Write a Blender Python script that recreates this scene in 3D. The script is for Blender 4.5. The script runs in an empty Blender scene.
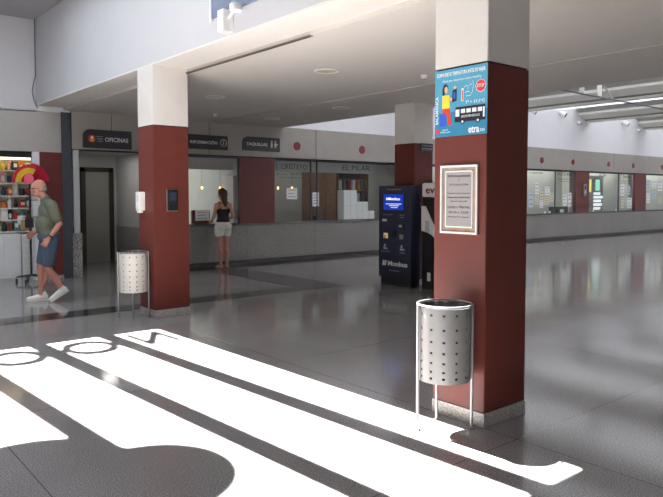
import bpy, bmesh, math, random
from mathutils import Vector, Matrix
random.seed(7)
PI = math.pi
S = bpy.context.scene
COL = S.collection

# ------------------------------------------------------------------ materials
def srgb(r, g, b):
    f = lambda c: (c / 255 / 12.92) if c / 255 <= .04045 else ((c / 255 + .055) / 1.055) ** 2.4
    return (f(r), f(g), f(b), 1)

MATS = {}
def mat(name, rgb, rough=.6, metal=0, spec=.5, noise=0, nscale=20, emit=None, estr=0, coat=0, bump=0):
    if name in MATS: return MATS[name]
    m = bpy.data.materials.new(name); m.use_nodes = True
    nt = m.node_tree; b = nt.nodes['Principled BSDF']
    c = srgb(*rgb)
    b.inputs['Base Color'].default_value = c
    b.inputs['Roughness'].default_value = rough
    b.inputs['Metallic'].default_value = metal
    b.inputs['Specular IOR Level'].default_value = spec
    b.inputs['Coat Weight'].default_value = coat
    tc = nt.nodes.new('ShaderNodeTexCoord')
    n = nt.nodes.new('ShaderNodeTexNoise'); n.inputs['Scale'].default_value = nscale; n.inputs['Detail'].default_value = 4
    nt.links.new(tc.outputs['Object'], n.inputs['Vector'])
    r = nt.nodes.new('ShaderNodeValToRGB')
    k = noise if noise else .03
    r.color_ramp.elements[0].position = .3; r.color_ramp.elements[1].position = .7
    r.color_ramp.elements[0].color = (c[0] * (1 - k), c[1] * (1 - k), c[2] * (1 - k), 1)
    r.color_ramp.elements[1].color = (min(1, c[0] * (1 + k)), min(1, c[1] * (1 + k)), min(1, c[2] * (1 + k)), 1)
    nt.links.new(n.outputs['Fac'], r.inputs['Fac']); nt.links.new(r.outputs['Color'], b.inputs['Base Color'])
    if bump:
        bp = nt.nodes.new('ShaderNodeBump'); bp.inputs['Strength'].default_value = bump; bp.inputs['Distance'].default_value = .004
        nt.links.new(n.outputs['Fac'], bp.inputs['Height']); nt.links.new(bp.outputs['Normal'], b.inputs['Normal'])
    if emit:
        b.inputs['Emission Color'].default_value = srgb(*emit); b.inputs['Emission Strength'].default_value = estr
    MATS[name] = m
    return m

def granite(name, lo, hi, scale=160, rough=.12, spec=.5, joints=None, coat=0):
    if name in MATS: return MATS[name]
    m = bpy.data.materials.new(name); m.use_nodes = True
    nt = m.node_tree; N = nt.nodes.new; L = nt.links.new; b = nt.nodes['Principled BSDF']
    tc = N('ShaderNodeTexCoord')
    n1 = N('ShaderNodeTexNoise'); n1.inputs['Scale'].default_value = scale; n1.inputs['Detail'].default_value = 3
    n2 = N('ShaderNodeTexNoise'); n2.inputs['Scale'].default_value = 1.3; n2.inputs['Detail'].default_value = 5
    L(tc.outputs['Object'], n1.inputs['Vector']); L(tc.outputs['Object'], n2.inputs['Vector'])
    r = N('ShaderNodeValToRGB'); r.color_ramp.elements[0].position = .36; r.color_ramp.elements[1].position = .64
    r.color_ramp.elements[0].color = srgb(*lo); r.color_ramp.elements[1].color = srgb(*hi)
    L(n1.outputs['Fac'], r.inputs['Fac'])
    mx = N('ShaderNodeMix'); mx.data_type = 'RGBA'; mx.blend_type = 'MULTIPLY'; mx.inputs['Factor'].default_value = .35
    r2 = N('ShaderNodeValToRGB'); r2.color_ramp.elements[0].position = .3; r2.color_ramp.elements[1].position = .7
    r2.color_ramp.elements[0].color = (.6, .6, .6, 1)
    L(n2.outputs['Fac'], r2.inputs['Fac']); L(r.outputs['Color'], mx.inputs['A']); L(r2.outputs['Color'], mx.inputs['B'])
    out = mx.outputs['Result']
    if joints:
        px, ox, py, oy, w = joints
        sep = N('ShaderNodeSeparateXYZ'); L(tc.outputs['Object'], sep.inputs['Vector'])
        facs = []
        for ax, p, o in (('X', px, ox), ('Y', py, oy)):
            a = N('ShaderNodeMath'); a.operation = 'SUBTRACT'; a.inputs[1].default_value = o; L(sep.outputs[ax], a.inputs[0])
            d = N('ShaderNodeMath'); d.operation = 'PINGPONG'; d.inputs[1].default_value = p / 2; L(a.outputs[0], d.inputs[0])
            c = N('ShaderNodeMath'); c.operation = 'LESS_THAN'; c.inputs[1].default_value = w; L(d.outputs[0], c.inputs[0])
            facs.append(c)
        mxm = N('ShaderNodeMath'); mxm.operation = 'MAXIMUM'; L(facs[0].outputs[0], mxm.inputs[0]); L(facs[1].outputs[0], mxm.inputs[1])
        m2 = N('ShaderNodeMix'); m2.data_type = 'RGBA'; L(mxm.outputs[0], m2.inputs['Factor']); L(out, m2.inputs['A'])
        m2.inputs['B'].default_value = srgb(lo[0] * .7, lo[1] * .7, lo[2] * .7)
        out = m2.outputs['Result']
    L(out, b.inputs['Base Color'])
    b.inputs['Roughness'].default_value = rough; b.inputs['Specular IOR Level'].default_value = spec
    b.inputs['Coat Weight'].default_value = coat; b.inputs['Coat Roughness'].default_value = .05
    MATS[name] = m
    return m

def glass_mat(name, tint=(.9, .95, .94), refl=1.0):
    m = bpy.data.materials.new(name); m.use_nodes = True
    nt = m.node_tree; nt.nodes.clear(); N = nt.nodes.new; L = nt.links.new
    o = N('ShaderNodeOutputMaterial'); t = N('ShaderNodeBsdfTransparent'); g = N('ShaderNodeBsdfGlossy'); f = N('ShaderNodeFresnel'); mx = N('ShaderNodeMixShader')
    t.inputs['Color'].default_value = (*tint, 1); g.inputs['Roughness'].default_value = .02; f.inputs['IOR'].default_value = 1.5
    k = N('ShaderNodeMath'); k.operation = 'MULTIPLY'; k.inputs[1].default_value = refl; k.use_clamp = True
    gm = N('ShaderNodeNewGeometry'); bf = N('ShaderNodeMath'); bf.operation = 'SUBTRACT'; bf.inputs[0].default_value = 1; L(gm.outputs['Backfacing'], bf.inputs[1])
    k2 = N('ShaderNodeMath'); k2.operation = 'MULTIPLY'; L(bf.outputs[0], k2.inputs[1])
    L(f.outputs[0], k.inputs[0]); L(k.outputs[0], k2.inputs[0]); L(k2.outputs[0], mx.inputs[0]); L(t.outputs[0], mx.inputs[1]); L(g.outputs[0], mx.inputs[2]); L(mx.outputs[0], o.inputs['Surface'])
    MATS[name] = m
    return m

def translucent_mat(name, col):
    m = bpy.data.materials.new(name); m.use_nodes = True
    nt = m.node_tree; nt.nodes.clear(); N = nt.nodes.new; L = nt.links.new
    o = N('ShaderNodeOutputMaterial'); t = N('ShaderNodeBsdfTranslucent'); d = N('ShaderNodeBsdfDiffuse'); mx = N('ShaderNodeMixShader')
    t.inputs['Color'].default_value = srgb(*col); d.inputs['Color'].default_value = srgb(*col); mx.inputs[0].default_value = .45
    L(t.outputs[0], mx.inputs[1]); L(d.outputs[0], mx.inputs[2]); L(mx.outputs[0], o.inputs['Surface'])
    MATS[name] = m
    return m

FLOOR = granite('floor_granite', (108, 105, 104), (164, 160, 158), 120, .10, .5, joints=(2.52, 3.53, 2.525, 2.42, .003))
BAND = granite('dark_granite', (52, 50, 49), (74, 71, 70), 120, .09, .5)
COUNTER = granite('counter_granite', (102, 99, 96), (174, 170, 165), 46, .3, .4)
PLINTH = granite('plinth_granite', (140, 136, 130), (196, 192, 186), 110, .3, .4)
RED = mat('oxide_red_panel', (98, 47, 40), .45, spec=.3, noise=.05, nscale=6)
DRED = mat('wall_red_panel', (104, 46, 42), .42, noise=.05, nscale=6)
BEIGE = mat('beige_panel', (212, 208, 203), .5, noise=.03, nscale=4)
FASC = mat('fascia_panel', (162, 156, 149), .5, noise=.03, nscale=3)
WHITE = mat('white_plaster', (230, 230, 233), .8, noise=.015, nscale=3)
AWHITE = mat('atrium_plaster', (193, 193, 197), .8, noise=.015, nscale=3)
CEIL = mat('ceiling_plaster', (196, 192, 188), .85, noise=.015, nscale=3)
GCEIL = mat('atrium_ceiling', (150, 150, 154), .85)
SEAM = mat('dark_seam', (40, 38, 38), .7)
STEEL = mat('grey_steel_post', (78, 82, 90), .45, metal=.4)
GREY = mat('grey_wall', (190, 190, 188), .7)
SIGN = mat('sign_charcoal', (58, 58, 62), .4)
SIGNW = mat('sign_white', (225, 225, 225), .5)
DOT = mat('signal_red', (122, 44, 44), .4)
ALU = mat('brushed_aluminium', (150, 150, 152), .35, metal=.55)
BIN = mat('silver_painted_steel', (134, 134, 134), .4, metal=.35)
BINF = mat('pale_painted_steel', (196, 194, 188), .45, metal=.15)
PAPER = mat('white_paper', (232, 232, 230), .8)
PAPERY = mat('cream_paper', (216, 208, 184), .8)
PAPERB = mat('pale_blue_paper', (190, 205, 214), .8)
BLACK = mat('black_plastic', (24, 24, 26), .4)
WPLAS = mat('white_plastic', (236, 236, 234), .35)
WOOD = mat('brown_wood', (132, 92, 56), .5, noise=.2, nscale=9)
DWOOD = mat('dark_door_wood', (62, 48, 42), .5, noise=.1, nscale=9)
NAVY = mat('navy_metal', (38, 42, 64), .35, coat=.2)
NAVYL = mat('navy_light', (48, 84, 140), .4)
BOOTH = mat('booth_wall', (196, 198, 192), .8)
GLASS = glass_mat('clear_glass', (.97, .98, .976))
SMOKE = glass_mat('slightly_grey_glass', (.93, .95, .94))
ROOFP = mat('grey_roof_panel', (172, 172, 168), .8)
ROOFW = mat('white_roof_beam', (235, 233, 226), .6)
POLY = translucent_mat('translucent_roof_sheet', (153, 154, 157))
LAMPW = mat('lamp_diffuser', (240, 236, 225), .5)

# ------------------------------------------------------------------ mesh helpers
class MB:
    def __init__(s): s.bm = bmesh.new()
    def box(s, x0, x1, y0, y1, z0, z1, bev=0):
        t = bmesh.new()
        bmesh.ops.create_cube(t, size=1)
        for v in t.verts:
            v.co = Vector(((x0 + x1) / 2 + v.co.x * (x1 - x0), (y0 + y1) / 2 + v.co.y * (y1 - y0), (z0 + z1) / 2 + v.co.z * (z1 - z0)))
        if bev:
            bmesh.ops.bevel(t, geom=list(t.edges), offset=bev, segments=2, affect='EDGES', profile=.7)
        s._add(t); return s
    def _add(s, t, M=None):
        me = bpy.data.meshes.new('tmp'); t.to_mesh(me); t.free()
        if M: me.transform(M)
        s.bm.from_mesh(me); bpy.data.meshes.remove(me)
    def tube(s, pts, r, seg=10, caps=True):
        pts = [Vector(p) for p in pts]; rs = r if isinstance(r, (list, tuple)) else [r] * len(pts)
        rings = []; ref = None
        for i, p in enumerate(pts):
            d = (pts[min(i + 1, len(pts) - 1)] - pts[max(i - 1, 0)]).normalized()
            if ref is None:
                ref = Vector((0, 0, 1)) if abs(d.z) < .9 else Vector((1, 0, 0))
            a = (ref - d * ref.dot(d)).normalized(); ref = a; b = d.cross(a)
            rings.append([s.bm.verts.new(p + (a * math.cos(2 * PI * k / seg) + b * math.sin(2 * PI * k / seg)) * rs[i]) for k in range(seg)])
        for q, w in zip(rings, rings[1:]):
            for k in range(seg): s.bm.faces.new((q[k], q[(k + 1) % seg], w[(k + 1) % seg], w[k]))
        if caps:
            s.bm.faces.new(rings[0][::-1]); s.bm.faces.new(rings[-1])
        return s
    def cyl(s, p0, p1, r, seg=20): return s.tube([p0, p1], r, seg)
    def ell(s, c, rad, seg=20, M=None):
        t = bmesh.new(); bmesh.ops.create_uvsphere(t, u_segments=seg, v_segments=seg // 2 + 2, radius=1)
        for v in t.verts: v.co = Vector((v.co.x * rad[0], v.co.y * rad[1], v.co.z * rad[2]))
        X = Matrix.Translation(Vector(c))
        if M: X = X @ M.to_4x4()
        s._add(t, X); return s
    def prism(s, poly, axis, a, b):
        """poly of (u,v); axis 'y' -> (u,·,v) extruded in y; 'x' -> (·,u,v); 'z' -> (u,v,·)"""
        f = {'y': lambda u, v, t: (u, t, v), 'x': lambda u, v, t: (t, u, v), 'z': lambda u, v, t: (u, v, t)}[axis]
        A = [s.bm.verts.new(f(u, v, a)) for u, v in poly]; B = [s.bm.verts.new(f(u, v, b)) for u, v in poly]
        n = len(poly)
        s.bm.faces.new(A); s.bm.faces.new(B[::-1])
        for i in range(n): s.bm.faces.new((A[i], B[i], B[(i + 1) % n], A[(i + 1) % n]))
        return s
    def lathe(s, prof, c=(0, 0, 0), seg=24, axis='z'):
        rings = []
        for r, h in prof:
            ring = []
            for k in range(seg):
                a = 2 * PI * k / seg
                p = (r * math.cos(a), r * math.sin(a), h)
                if axis == 'y': p = (p[0], p[2], p[1])
                if axis == 'x': p = (p[2], p[0], p[1])
                ring.append(s.bm.verts.new(Vector(c) + Vector(p)))
            rings.append(ring)
        for q, w in zip(rings, rings[1:]):
            for k in range(seg): s.bm.faces.new((q[k], q[(k + 1) % seg], w[(k + 1) % seg], w[k]))
        s.bm.faces.new(rings[0][::-1]); s.bm.faces.new(rings[-1])
        return s
    def build(s, name, m, parent=None, loc=None, rz=0, smooth=False):
        bmesh.ops.recalc_face_normals(s.bm, faces=s.bm.faces)
        me = bpy.data.meshes.new(name); s.bm.to_mesh(me); s.bm.free()
        me.materials.append(m)
        if smooth:
            for p in me.polygons: p.use_smooth = True
            try: me.set_sharp_from_angle(angle=math.radians(40))
            except Exception: pass
        o = bpy.data.objects.new(name, me); COL.objects.link(o)
        if loc: o.location = loc
        if rz: o.rotation_euler.z = rz
        if parent: o.parent = parent
        return o

def tag(o, label, cat, group=None, kind=None):
    if label: o['label'] = label
    if cat: o['category'] = cat
    if group: o['group'] = group
    if kind: o['kind'] = kind
    return o
def thing(name, label, cat, loc=(0, 0, 0), rz=0, group=None, kind=None):
    o = bpy.data.objects.new(name, None); COL.objects.link(o); o.empty_display_size = .1
    o.location = loc; o.rotation_euler.z = rz
    return tag(o, label, cat, group, kind)
def struct(name, mb, m, parent=None, smooth=False):
    o = mb.build(name, m, parent, smooth=smooth)
    if parent is None: o['kind'] = 'structure'
    return o
def sbox(name, m, *b, parent=None): return struct(name, MB().box(*b), m, parent)

_dg_objs = []
def text(name, body, size, m, parent, x=0, y=0, z=0, align='CENTER', width=None, height=None, ext=.001, bold=0, rot=0, spacing=1):
    """raised lettering in the local x-z plane, read from -y"""
    c = bpy.data.curves.new('tmp_text', 'FONT'); c.body = body; c.size = size; c.extrude = ext; c.offset = bold; c.space_character = spacing
    c.align_x = align; c.align_y = 'CENTER'; c.resolution_u = 3
    o = bpy.data.objects.new('tmp_text', c); COL.objects.link(o)
    dg = bpy.context.evaluated_depsgraph_get(); dg.update()
    me = bpy.data.meshes.new_from_object(o.evaluated_get(dg))
    bpy.data.objects.remove(o); bpy.data.curves.remove(c)
    if len(me.vertices):
        xs = [v.co.x for v in me.vertices]; ys = [v.co.y for v in me.vertices]
        sx = width / (max(xs) - min(xs)) if width else 1
        sy = height / (max(ys) - min(ys)) if height else (1 if not width else 1)
        me.transform(Matrix.Diagonal((sx, sy, 1, 1)))
    me.transform(Matrix.Rotation(rot, 4, 'Z'))
    me.transform(Matrix.Rotation(PI / 2, 4, 'X'))
    me.transform(Matrix.Translation((x, y, z)))
    me.name = name; me.materials.clear(); me.materials.append(m)
    r = bpy.data.objects.new(name, me); COL.objects.link(r)
    if parent: r.parent = parent
    return r

def organic(name, m, parent, caps=(), ells=(), voxel=.01, smooth=4, extra=None):
    """tapered limbs and rounded masses fused into one continuous surface"""
    mb = MB()
    for p0, r0, p1, r1 in caps:
        p0 = Vector(p0); p1 = Vector(p1); d = p1 - p0
        n = 5; pts = []; rs = []
        u = d.normalized()
        for i in range(n):
            a = PI / 2 * (1 - i / (n)); pts.append(p0 - u * r0 * math.sin(a)); rs.append(max(r0 * math.cos(a), r0 * .02))
        for i in range(5): pts.append(p0.lerp(p1, i / 4)); rs.append(r0 + (r1 - r0) * i / 4)
        for i in range(1, n + 1):
            a = PI / 2 * i / n; pts.append(p1 + u * r1 * math.sin(a)); rs.append(max(r1 * math.cos(a), r1 * .02))
        mb.tube(pts, rs, 14)
    for e in ells:
        mb.ell(e[0], e[1], 20, e[2] if len(e) > 2 else None)
    bmesh.ops.recalc_face_normals(mb.bm, faces=mb.bm.faces)
    me = bpy.data.meshes.new('tmp'); mb.bm.to_mesh(me); mb.bm.free()
    o = bpy.data.objects.new('tmp', me); COL.objects.link(o)
    r = o.modifiers.new('r', 'REMESH'); r.mode = 'VOXEL'; r.voxel_size = voxel
    if smooth:
        s = o.modifiers.new('s', 'SMOOTH'); s.factor = .5; s.iterations = smooth
    dg = bpy.context.evaluated_depsgraph_get(); dg.update()
    m2 = bpy.data.meshes.new_from_object(o.evaluated_get(dg))
    bpy.data.objects.remove(o); bpy.data.meshes.remove(me)
    if extra: extra(m2)
    m2.materials.clear(); m2.materials.append(m); m2.name = name
    for p in m2.polygons: p.use_smooth = True
    q = bpy.data.objects.new(name, m2); COL.objects.link(q); q.parent = parent
    return q

def ordinal(i): return ['first', 'second', 'third', 'fourth', 'fifth', 'sixth', 'seventh', 'eighth', 'ninth', 'tenth', 'eleventh', 'twelfth', 'thirteenth', 'fourteenth', 'fifteenth', 'sixteenth', 'seventeenth', 'eighteenth', 'nineteenth', 'twentieth'][i]

# ------------------------------------------------------------------ dimensions of the place
YW = 12.58          # face of the ticket wall
XB = 3.53           # face of the beam / first pillar row
ZC = 3.10           # low ceiling
ZB = 3.145          # beam soffit
ZA = 4.66           # atrium ceiling
ZF = 2.42           # fascia underside
CX0, CX1 = 5.93, 46 # ticket counter run
XE = 8.95           # edge of the low ceiling

# ------------------------------------------------------------------ floor and shell
struct('floor', MB().box(-10, 46, -8, 16.2, -.2, 0), FLOOR)
struct('trim_1', MB().box(-8, 7.35, 8.46, 8.92, -.05, .002), BAND)
struct('trim_2', MB().box(6.55, 7.35, 8.92, 12.1, -.05, .002), BAND)
struct('trim_3', MB().box(5.95, 46, 12.1, 12.56, -.05, .002), BAND)

struct('ceiling', MB().box(4.0, XE, -6, YW, ZC, ZC + .28), CEIL)
struct('trim_4', MB().box(7.0, 7.06, -6, YW, ZC - .012, ZC + .01), mat('ceiling_joint', (190, 184, 176), .8))
sbox('wall_beam', AWHITE, XB, 4.0, -6, YW, ZB + .02, ZA + .3)
sbox('trim_5', mat('soffit_white', (220, 216, 212), .7), XB + .001, 4.0, -6, YW, ZB, ZB + .03)
# atrium ceiling around its skylight
SX0, SX1, SY0, SY1 = -2.4, 3.02, 5.53, 10.78
sk = MB()
sk.box(-8, XB, SY1, YW, ZA, ZA + .12).box(-8, XB, -6, SY0, ZA, ZA + .12).box(-8, SX0, SY0, SY1, ZA, ZA + .12).prism([(SX1, SY1), (XB, SY1), (XB, SY0), (SX1 + .03 * (SY1 - SY0), SY0)], 'z', ZA, ZA + .12)
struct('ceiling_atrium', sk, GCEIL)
sbox('wall_north', AWHITE, -8, XB, YW, YW + .14, 3.03, ZA + .3)
sbox('wall_lintel', WHITE, 3.4, 4.3, YW + .02, YW + .16, 3.0, 3.4)
sbox('wall_west', WHITE, -8.2, -8, -6, 14.6, 0, ZA + .2)
sw = MB().box(-8, 46, -6.2, -6, 4.0, 5.2)
for x in (-8, -4, 0, 3.5, 8, 12, 16, 20, 24, 28, 32, 36, 40, 45.8): sw.box(x, x + .25, -6.2, -6, 0, 4.1)
sw.box(-4, 46, -6.2, -6, 0, 4.1)
struct('wall_south', sw, mat('dim_wall', (120, 118, 114), .8))
sbox('wall_hall_lightblock', WHITE, 9.1, 46, 2.2, 2.4, 0, 5.0)  # added unseen wall, blocks hall light from the poster pillar's south face
sbox('wall_side_lightblock', MATS['dim_wall'], 4.0, 9.1, -2.4, -2.2, 0, ZC)  # added unseen dark wall, keeps the space under the low ceiling dark
sbox('wall_east', WHITE, 46, 46.2, -6, 12.6, 0, 5.0)

# skylight beams that throw the stripes, with the mirrored roof sign standing at their head
# floor stripe gaps (centre x at y=7.09) lie at 1.94, 2.64; pitch .70
PITCH, GAP0 = .712, 1.955
SL = .067
dX = -SL * (SY1 - 7.09)
bars = MB()
for k in range(-6, 2):
    xc = GAP0 + k * PITCH + dX
    sh_ = SL * (SY1 - SY0)
    bars.prism([(xc - .098, SY1), (xc + .098, SY1), (xc + .098 + sh_, SY0), (xc - .098 + sh_, SY0)], 'z', ZA + .02, ZA + .12)
struct('trim_6', bars, ROOFW)
TAN = .772
for ch, fx, lab in (('O', 1.64, 'roof sign letter O nearest the cloth fans, its ring shadow lying on the floor'), ('O', 2.34, 'middle roof sign letter O whose ring shadow lies on the sunlit floor'), ('N', 3.03, 'roof sign letter N whose zigzag shadow lies before the pillar')):
    yl = SY1 + .08
    if ch == 'N':
        w_, h_, q_ = .19, .36, .075
        o_ = MB().prism([(-w_, -h_), (-w_ + q_, -h_), (-w_ + q_, h_ - .2), (w_ - q_, -h_), (w_, -h_), (w_, h_), (w_ - q_, h_), (w_ - q_, -h_ + .2), (-w_ + q_, h_), (-w_, h_)], 'y', -.03, .03).build('sign_letter', SIGN)
        tag(o_, lab, 'letter', 'roof sign letters'); o_.location = (fx - SL * (yl - 6.7), yl, (yl - 6.7) / TAN)
        continue
    t = tag(text('sign_letter', ch, 1, SIGN, None, ext=.03, bold=.012 if ch == 'O' else .03, width=.53 if ch == 'O' else .34, height=.80 if ch == 'O' else .70), lab, 'letter', 'roof sign letters')
    t.location = (fx - SL * (yl - 6.7), yl, (yl - 6.7) / TAN)
posts = MB()
for k in range(-2, 2):
    xc = GAP0 + k * PITCH + dX
    posts.box(xc - .09, xc + .09, SY1 + .05, SY1 + .11, ZA + .1, 5.9)
struct('trim_7', posts, ROOFW)
# unseen discs added over the skylight, shaped to cast the rounded floor shadow
for i, (gx, gy, r, lb) in enumerate(((1.48, 3.36, .495, 'added round shadow disc nearest the pillar row'), (1.0, 3.78, .575, 'added round shadow disc in the middle of the three'), (.85, 3.1, .6, 'added round shadow disc furthest from the pillar row'))):
    z = ZA + .1 + .25 + .14 * i
    t = thing('shadow_disc', lb, 'shadow disc', (gx - SL * z * TAN, gy + z * TAN, ZA + .1), group='added round shadow discs')
    MB().lathe([(r, .22 + .14 * i), (r, .25 + .14 * i), (r * .6, .28 + .14 * i), (.05, .30 + .14 * i)], seg=40).build('cap', ALU, t)
    MB().cyl((0, 0, 0), (0, 0, .25 + .14 * i), .1).build('stem', ALU, t)

# ------------------------------------------------------------------ clerestory window and wall lamp on the beam wall
w1 = sbox('window_1', mat('blue_grey_glass', (92, 104, 134), .25), XB - .02, XB + .02, 2.2, 6.22, 3.40, 4.45)
sbox('window_frame', WHITE, XB - .03, XB + .01, 6.22, 6.25, 3.36, 4.47, parent=w1)
t = thing('wall_lamp', 'white twin wall spotlight below the dark clerestory window', 'lamp', (XB, 5.72, 3.18))
MB().box(-.12, 0, .09, .21, .0, .22, .01).build('driver_box', WPLAS, t)
MB().lathe([(.05, 0), (.062, .01), (.062, .065), (.05, .08)], (-.11, -.13, .14), 20).build('lamp_head', WPLAS, t, smooth=True)
MB().cyl((-.06, .09, .13), (-.1, -.09, .17), .015, 8).build('arm', WPLAS, t)
# loose cable in the corner
tag(MB().tube([(3.505, 12.50, 4.66), (3.507, 12.52, 4.3), (3.50, 12.50, 3.9), (3.50, 12.50, 3.66), (3.46, 12.50, 3.5), (3.44, 12.50, 3.38), (3.47, 12.50, 3.22), (3.53, 12.50, 3.08)], .009, 8).build('loose_cable', mat('grey_cable', (90, 94, 108), .6)),
    'thin grey loose cable hanging down the white wall corner', 'cable')

# ------------------------------------------------------------------ ticket wall: fascia, seams, counter, glazing
seams = [4.13, 4.90, 7.02, 9.92, 12.8, 15.7, 18.6, 21.53, 24.36, 27.06, 30, 33, 36, 39, 42, 46]
for i in range(len(seams) - 1):
    sbox('trim_%d' % (20 + i), FASC, seams[i] + .008, seams[i + 1] - .008, YW, YW + .1, ZF - .02, 3.11)
sbox('trim_40', SEAM, 4.13, 46, YW + .02, YW + .14, ZF - .045, 3.1)
sbox('ceiling_booths', GREY, -8, 46, YW + .1, 16, 3.0, 3.15)
sbox('wall_back', BOOTH, 5.95, 46, 15.6, 15.8, 0, 3.0)

cnt = thing('ticket_counter', 'long grey granite ticket counter running along the glazed booths', 'counter', (CX0, YW, 0))
W = CX1 - CX0
fp = MB(); x = 0
for xx in [7.95, 9.9, 12.2, 14.6, 17, 19.4, 21.8, 24.2, 26.6, 29, 32, 36, 40, 46]:
    fp.box(x + .003, xx - CX0 - .003, 0, .1, .09, .86); x = xx - CX0
fp.build('front_panel', COUNTER, cnt)
MB().box(0, W, -.03, .45, .862, .90, .006).build('ledge', granite('ledge_granite', (96, 92, 88), (138, 134, 130), 70, .25), cnt)
MB().box(0, W, .03, .1, 0, .09).build('kick_board', granite('kick_granite', (60, 58, 57), (90, 88, 86), 70, .3), cnt)

# panes between dark mullions
bays = [(5.95, 7.79), (8.73, 13.0), (13.9, 17.33), (18.2, 21.75), (22.65, 26.16), (27.1, 30.6), (31.5, 35.0), (35.9, 45)]
mulls = {0: [], 1: [9.83, 10.02], 2: [15.6], 3: [20.52], 4: [24.95], 5: [29.0], 6: [33.2], 7: [38, 41]}
for i, (a, b) in enumerate(bays):
    edges = [a] + mulls[i] + [b]
    wf = MB().box(a, b, YW + .08, YW + .12, ZF - .08, ZF - .045).box(a, b, YW + .08, YW + .12, .90, .915)
    for e in edges: wf.box(e - .012, e + .012, YW + .08, YW + .12, .915, ZF - .08)
    w = struct('window_%d' % (i + 2), wf, STEEL)
    for e0, e1 in zip(edges, edges[1:]):
        sbox('pane', SMOKE if i > 2 else GLASS, e0 + .012, e1 - .012, YW + .095, YW + .103, .915, ZF - .08, parent=w)
for i, (a, b) in enumerate([(7.79, 8.73), (13.0, 13.9), (17.33, 18.2), (21.75, 22.65), (26.16, 27.1), (30.6, 31.5), (35.0, 35.9)]):
    sbox('wall_red_%d' % (i + 1), DRED, a, b, YW + .03, YW + .13, .90, ZF - .045)
    sbox('wall_partition_%d' % (i + 1), BOOTH, a + .3, b - .3, YW + .47, 15.6, 0, 3.0)
sbox('trim_41', BEIGE, 5.95, 13.2, 13.4, 13.5, 2.12, 3.0)
sbox('wall_booth_back', BOOTH, 13.9, 46, 13.35, 13.4, 0, 3.0)   # soffit inside the booths

# red round markers on the fascia
for i, (x, lb) in enumerate([(9.35, 'round red marker on the fascia beside the ticket office sign'), (11.42, 'round red marker on the fascia above the stacked white boxes'),
                             (19.53, 'round red marker on the fascia directly beside the poster pillar'), (21.47, 'round red marker above the red panel carrying the intercom'),
                             (23.97, 'round red marker above the window with the imitated reflection'), (25.9, 'round red marker above the papered pane by the plain red panel'),
                             (28.40, 'last round red marker, at the far end of the fascia')]):
    tag(MB().lathe([(.10, 0), (.10, -.012), (.095, -.016)], (0, 0, 0), 32, 'y').build('round_marker', DOT, loc=(x, YW, 2.69)), lb, 'round sign', 'red round markers on the fascia')

# hanging signs
def sign(label, x0, x1, z0, z1, body, tx, tw, th):
    t = thing('wayfinding_sign', label, 'sign', (x0, YW, z0), group='dark wayfinding signs')
    w, h = x1 - x0, z1 - z0; r = .13
    poly = [(0, 0), (w, 0), (w, h), (r, h)] + [(r - r * math.sin(a), h - r + r * math.cos(a)) for a in [PI / 2 * k / 6 for k in range(1, 7)]]
    MB().prism(poly, 'y', -.04, 0).build('panel', SIGN, t)
    text('lettering', body, .1, SIGNW, t, tx, -.042, h / 2 - .01, width=tw, height=th, bold=.002)
    return t, w, h
t, w, h = sign('dark offices sign with a small round emblem above the corridor', 4.34, 5.28, 2.43, 2.78, 'OFICINAS', .64, .46, .085)
MB().lathe([(.075, 0), (.075, -.004)], (.16, -.04, h / 2), 24, 'y').build('emblem', mat('emblem_red', (200, 60, 40), .5), t)
MB().prism([(.16 + .055 * math.cos(a), h / 2 + .055 * math.sin(a)) for a in [-PI + .3 + k * .25 for k in range(11)]], 'y', -.048, -.044).build('emblem_inlay', mat('emblem_yellow', (230, 190, 70), .5), t)
MB().prism([(.16 + .03 * math.cos(a), h / 2 + .02 + .03 * math.sin(a)) for a in [k * .5 for k in range(12)]], 'y', -.051, -.049).build('emblem_centre', SIGNW, t)
for k, s in enumerate(('JUNTA DE', 'CASTILLA', 'Y LEÓN')): text('small_lettering', s, .035, SIGNW, t, .31, -.042, h / 2 + .045 - .045 * k, width=.12, height=.02)
t, w, h = sign('dark information sign with a circled i above the booth', 6.2, 7.45, 2.51, 2.81, 'INFORMACIÓN', .665, .64, .085)
mb = MB(); mb.tube([(1.14 + .075 * math.cos(a), -.045, h / 2 + .075 * math.sin(a)) for a in [2 * PI * k / 24 for k in range(25)]], .008, 6)
mb.build('icon_ring', SIGNW, t); text('icon', 'i', .12, SIGNW, t, 1.14, -.042, h / 2, height=.085, width=.022)
t, w, h = sign('dark ticket office sign with figures beside the first red marker', 7.84, 8.83, 2.53, 2.84, 'TAQUILLAS', .36, .56, .085)
ic = MB()
for q in (0, .1): ic.ell((.76 + q, -.045, h / 2 + .07), (.022, .006, .022), 12).box(.738 + q, .782 + q, -.047, -.041, h / 2 - .07, h / 2 + .04)
ic.box(.83, .92, -.047, -.041, h / 2 - .01, h / 2 + .02)
ic.build('icon', SIGNW, t)

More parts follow.
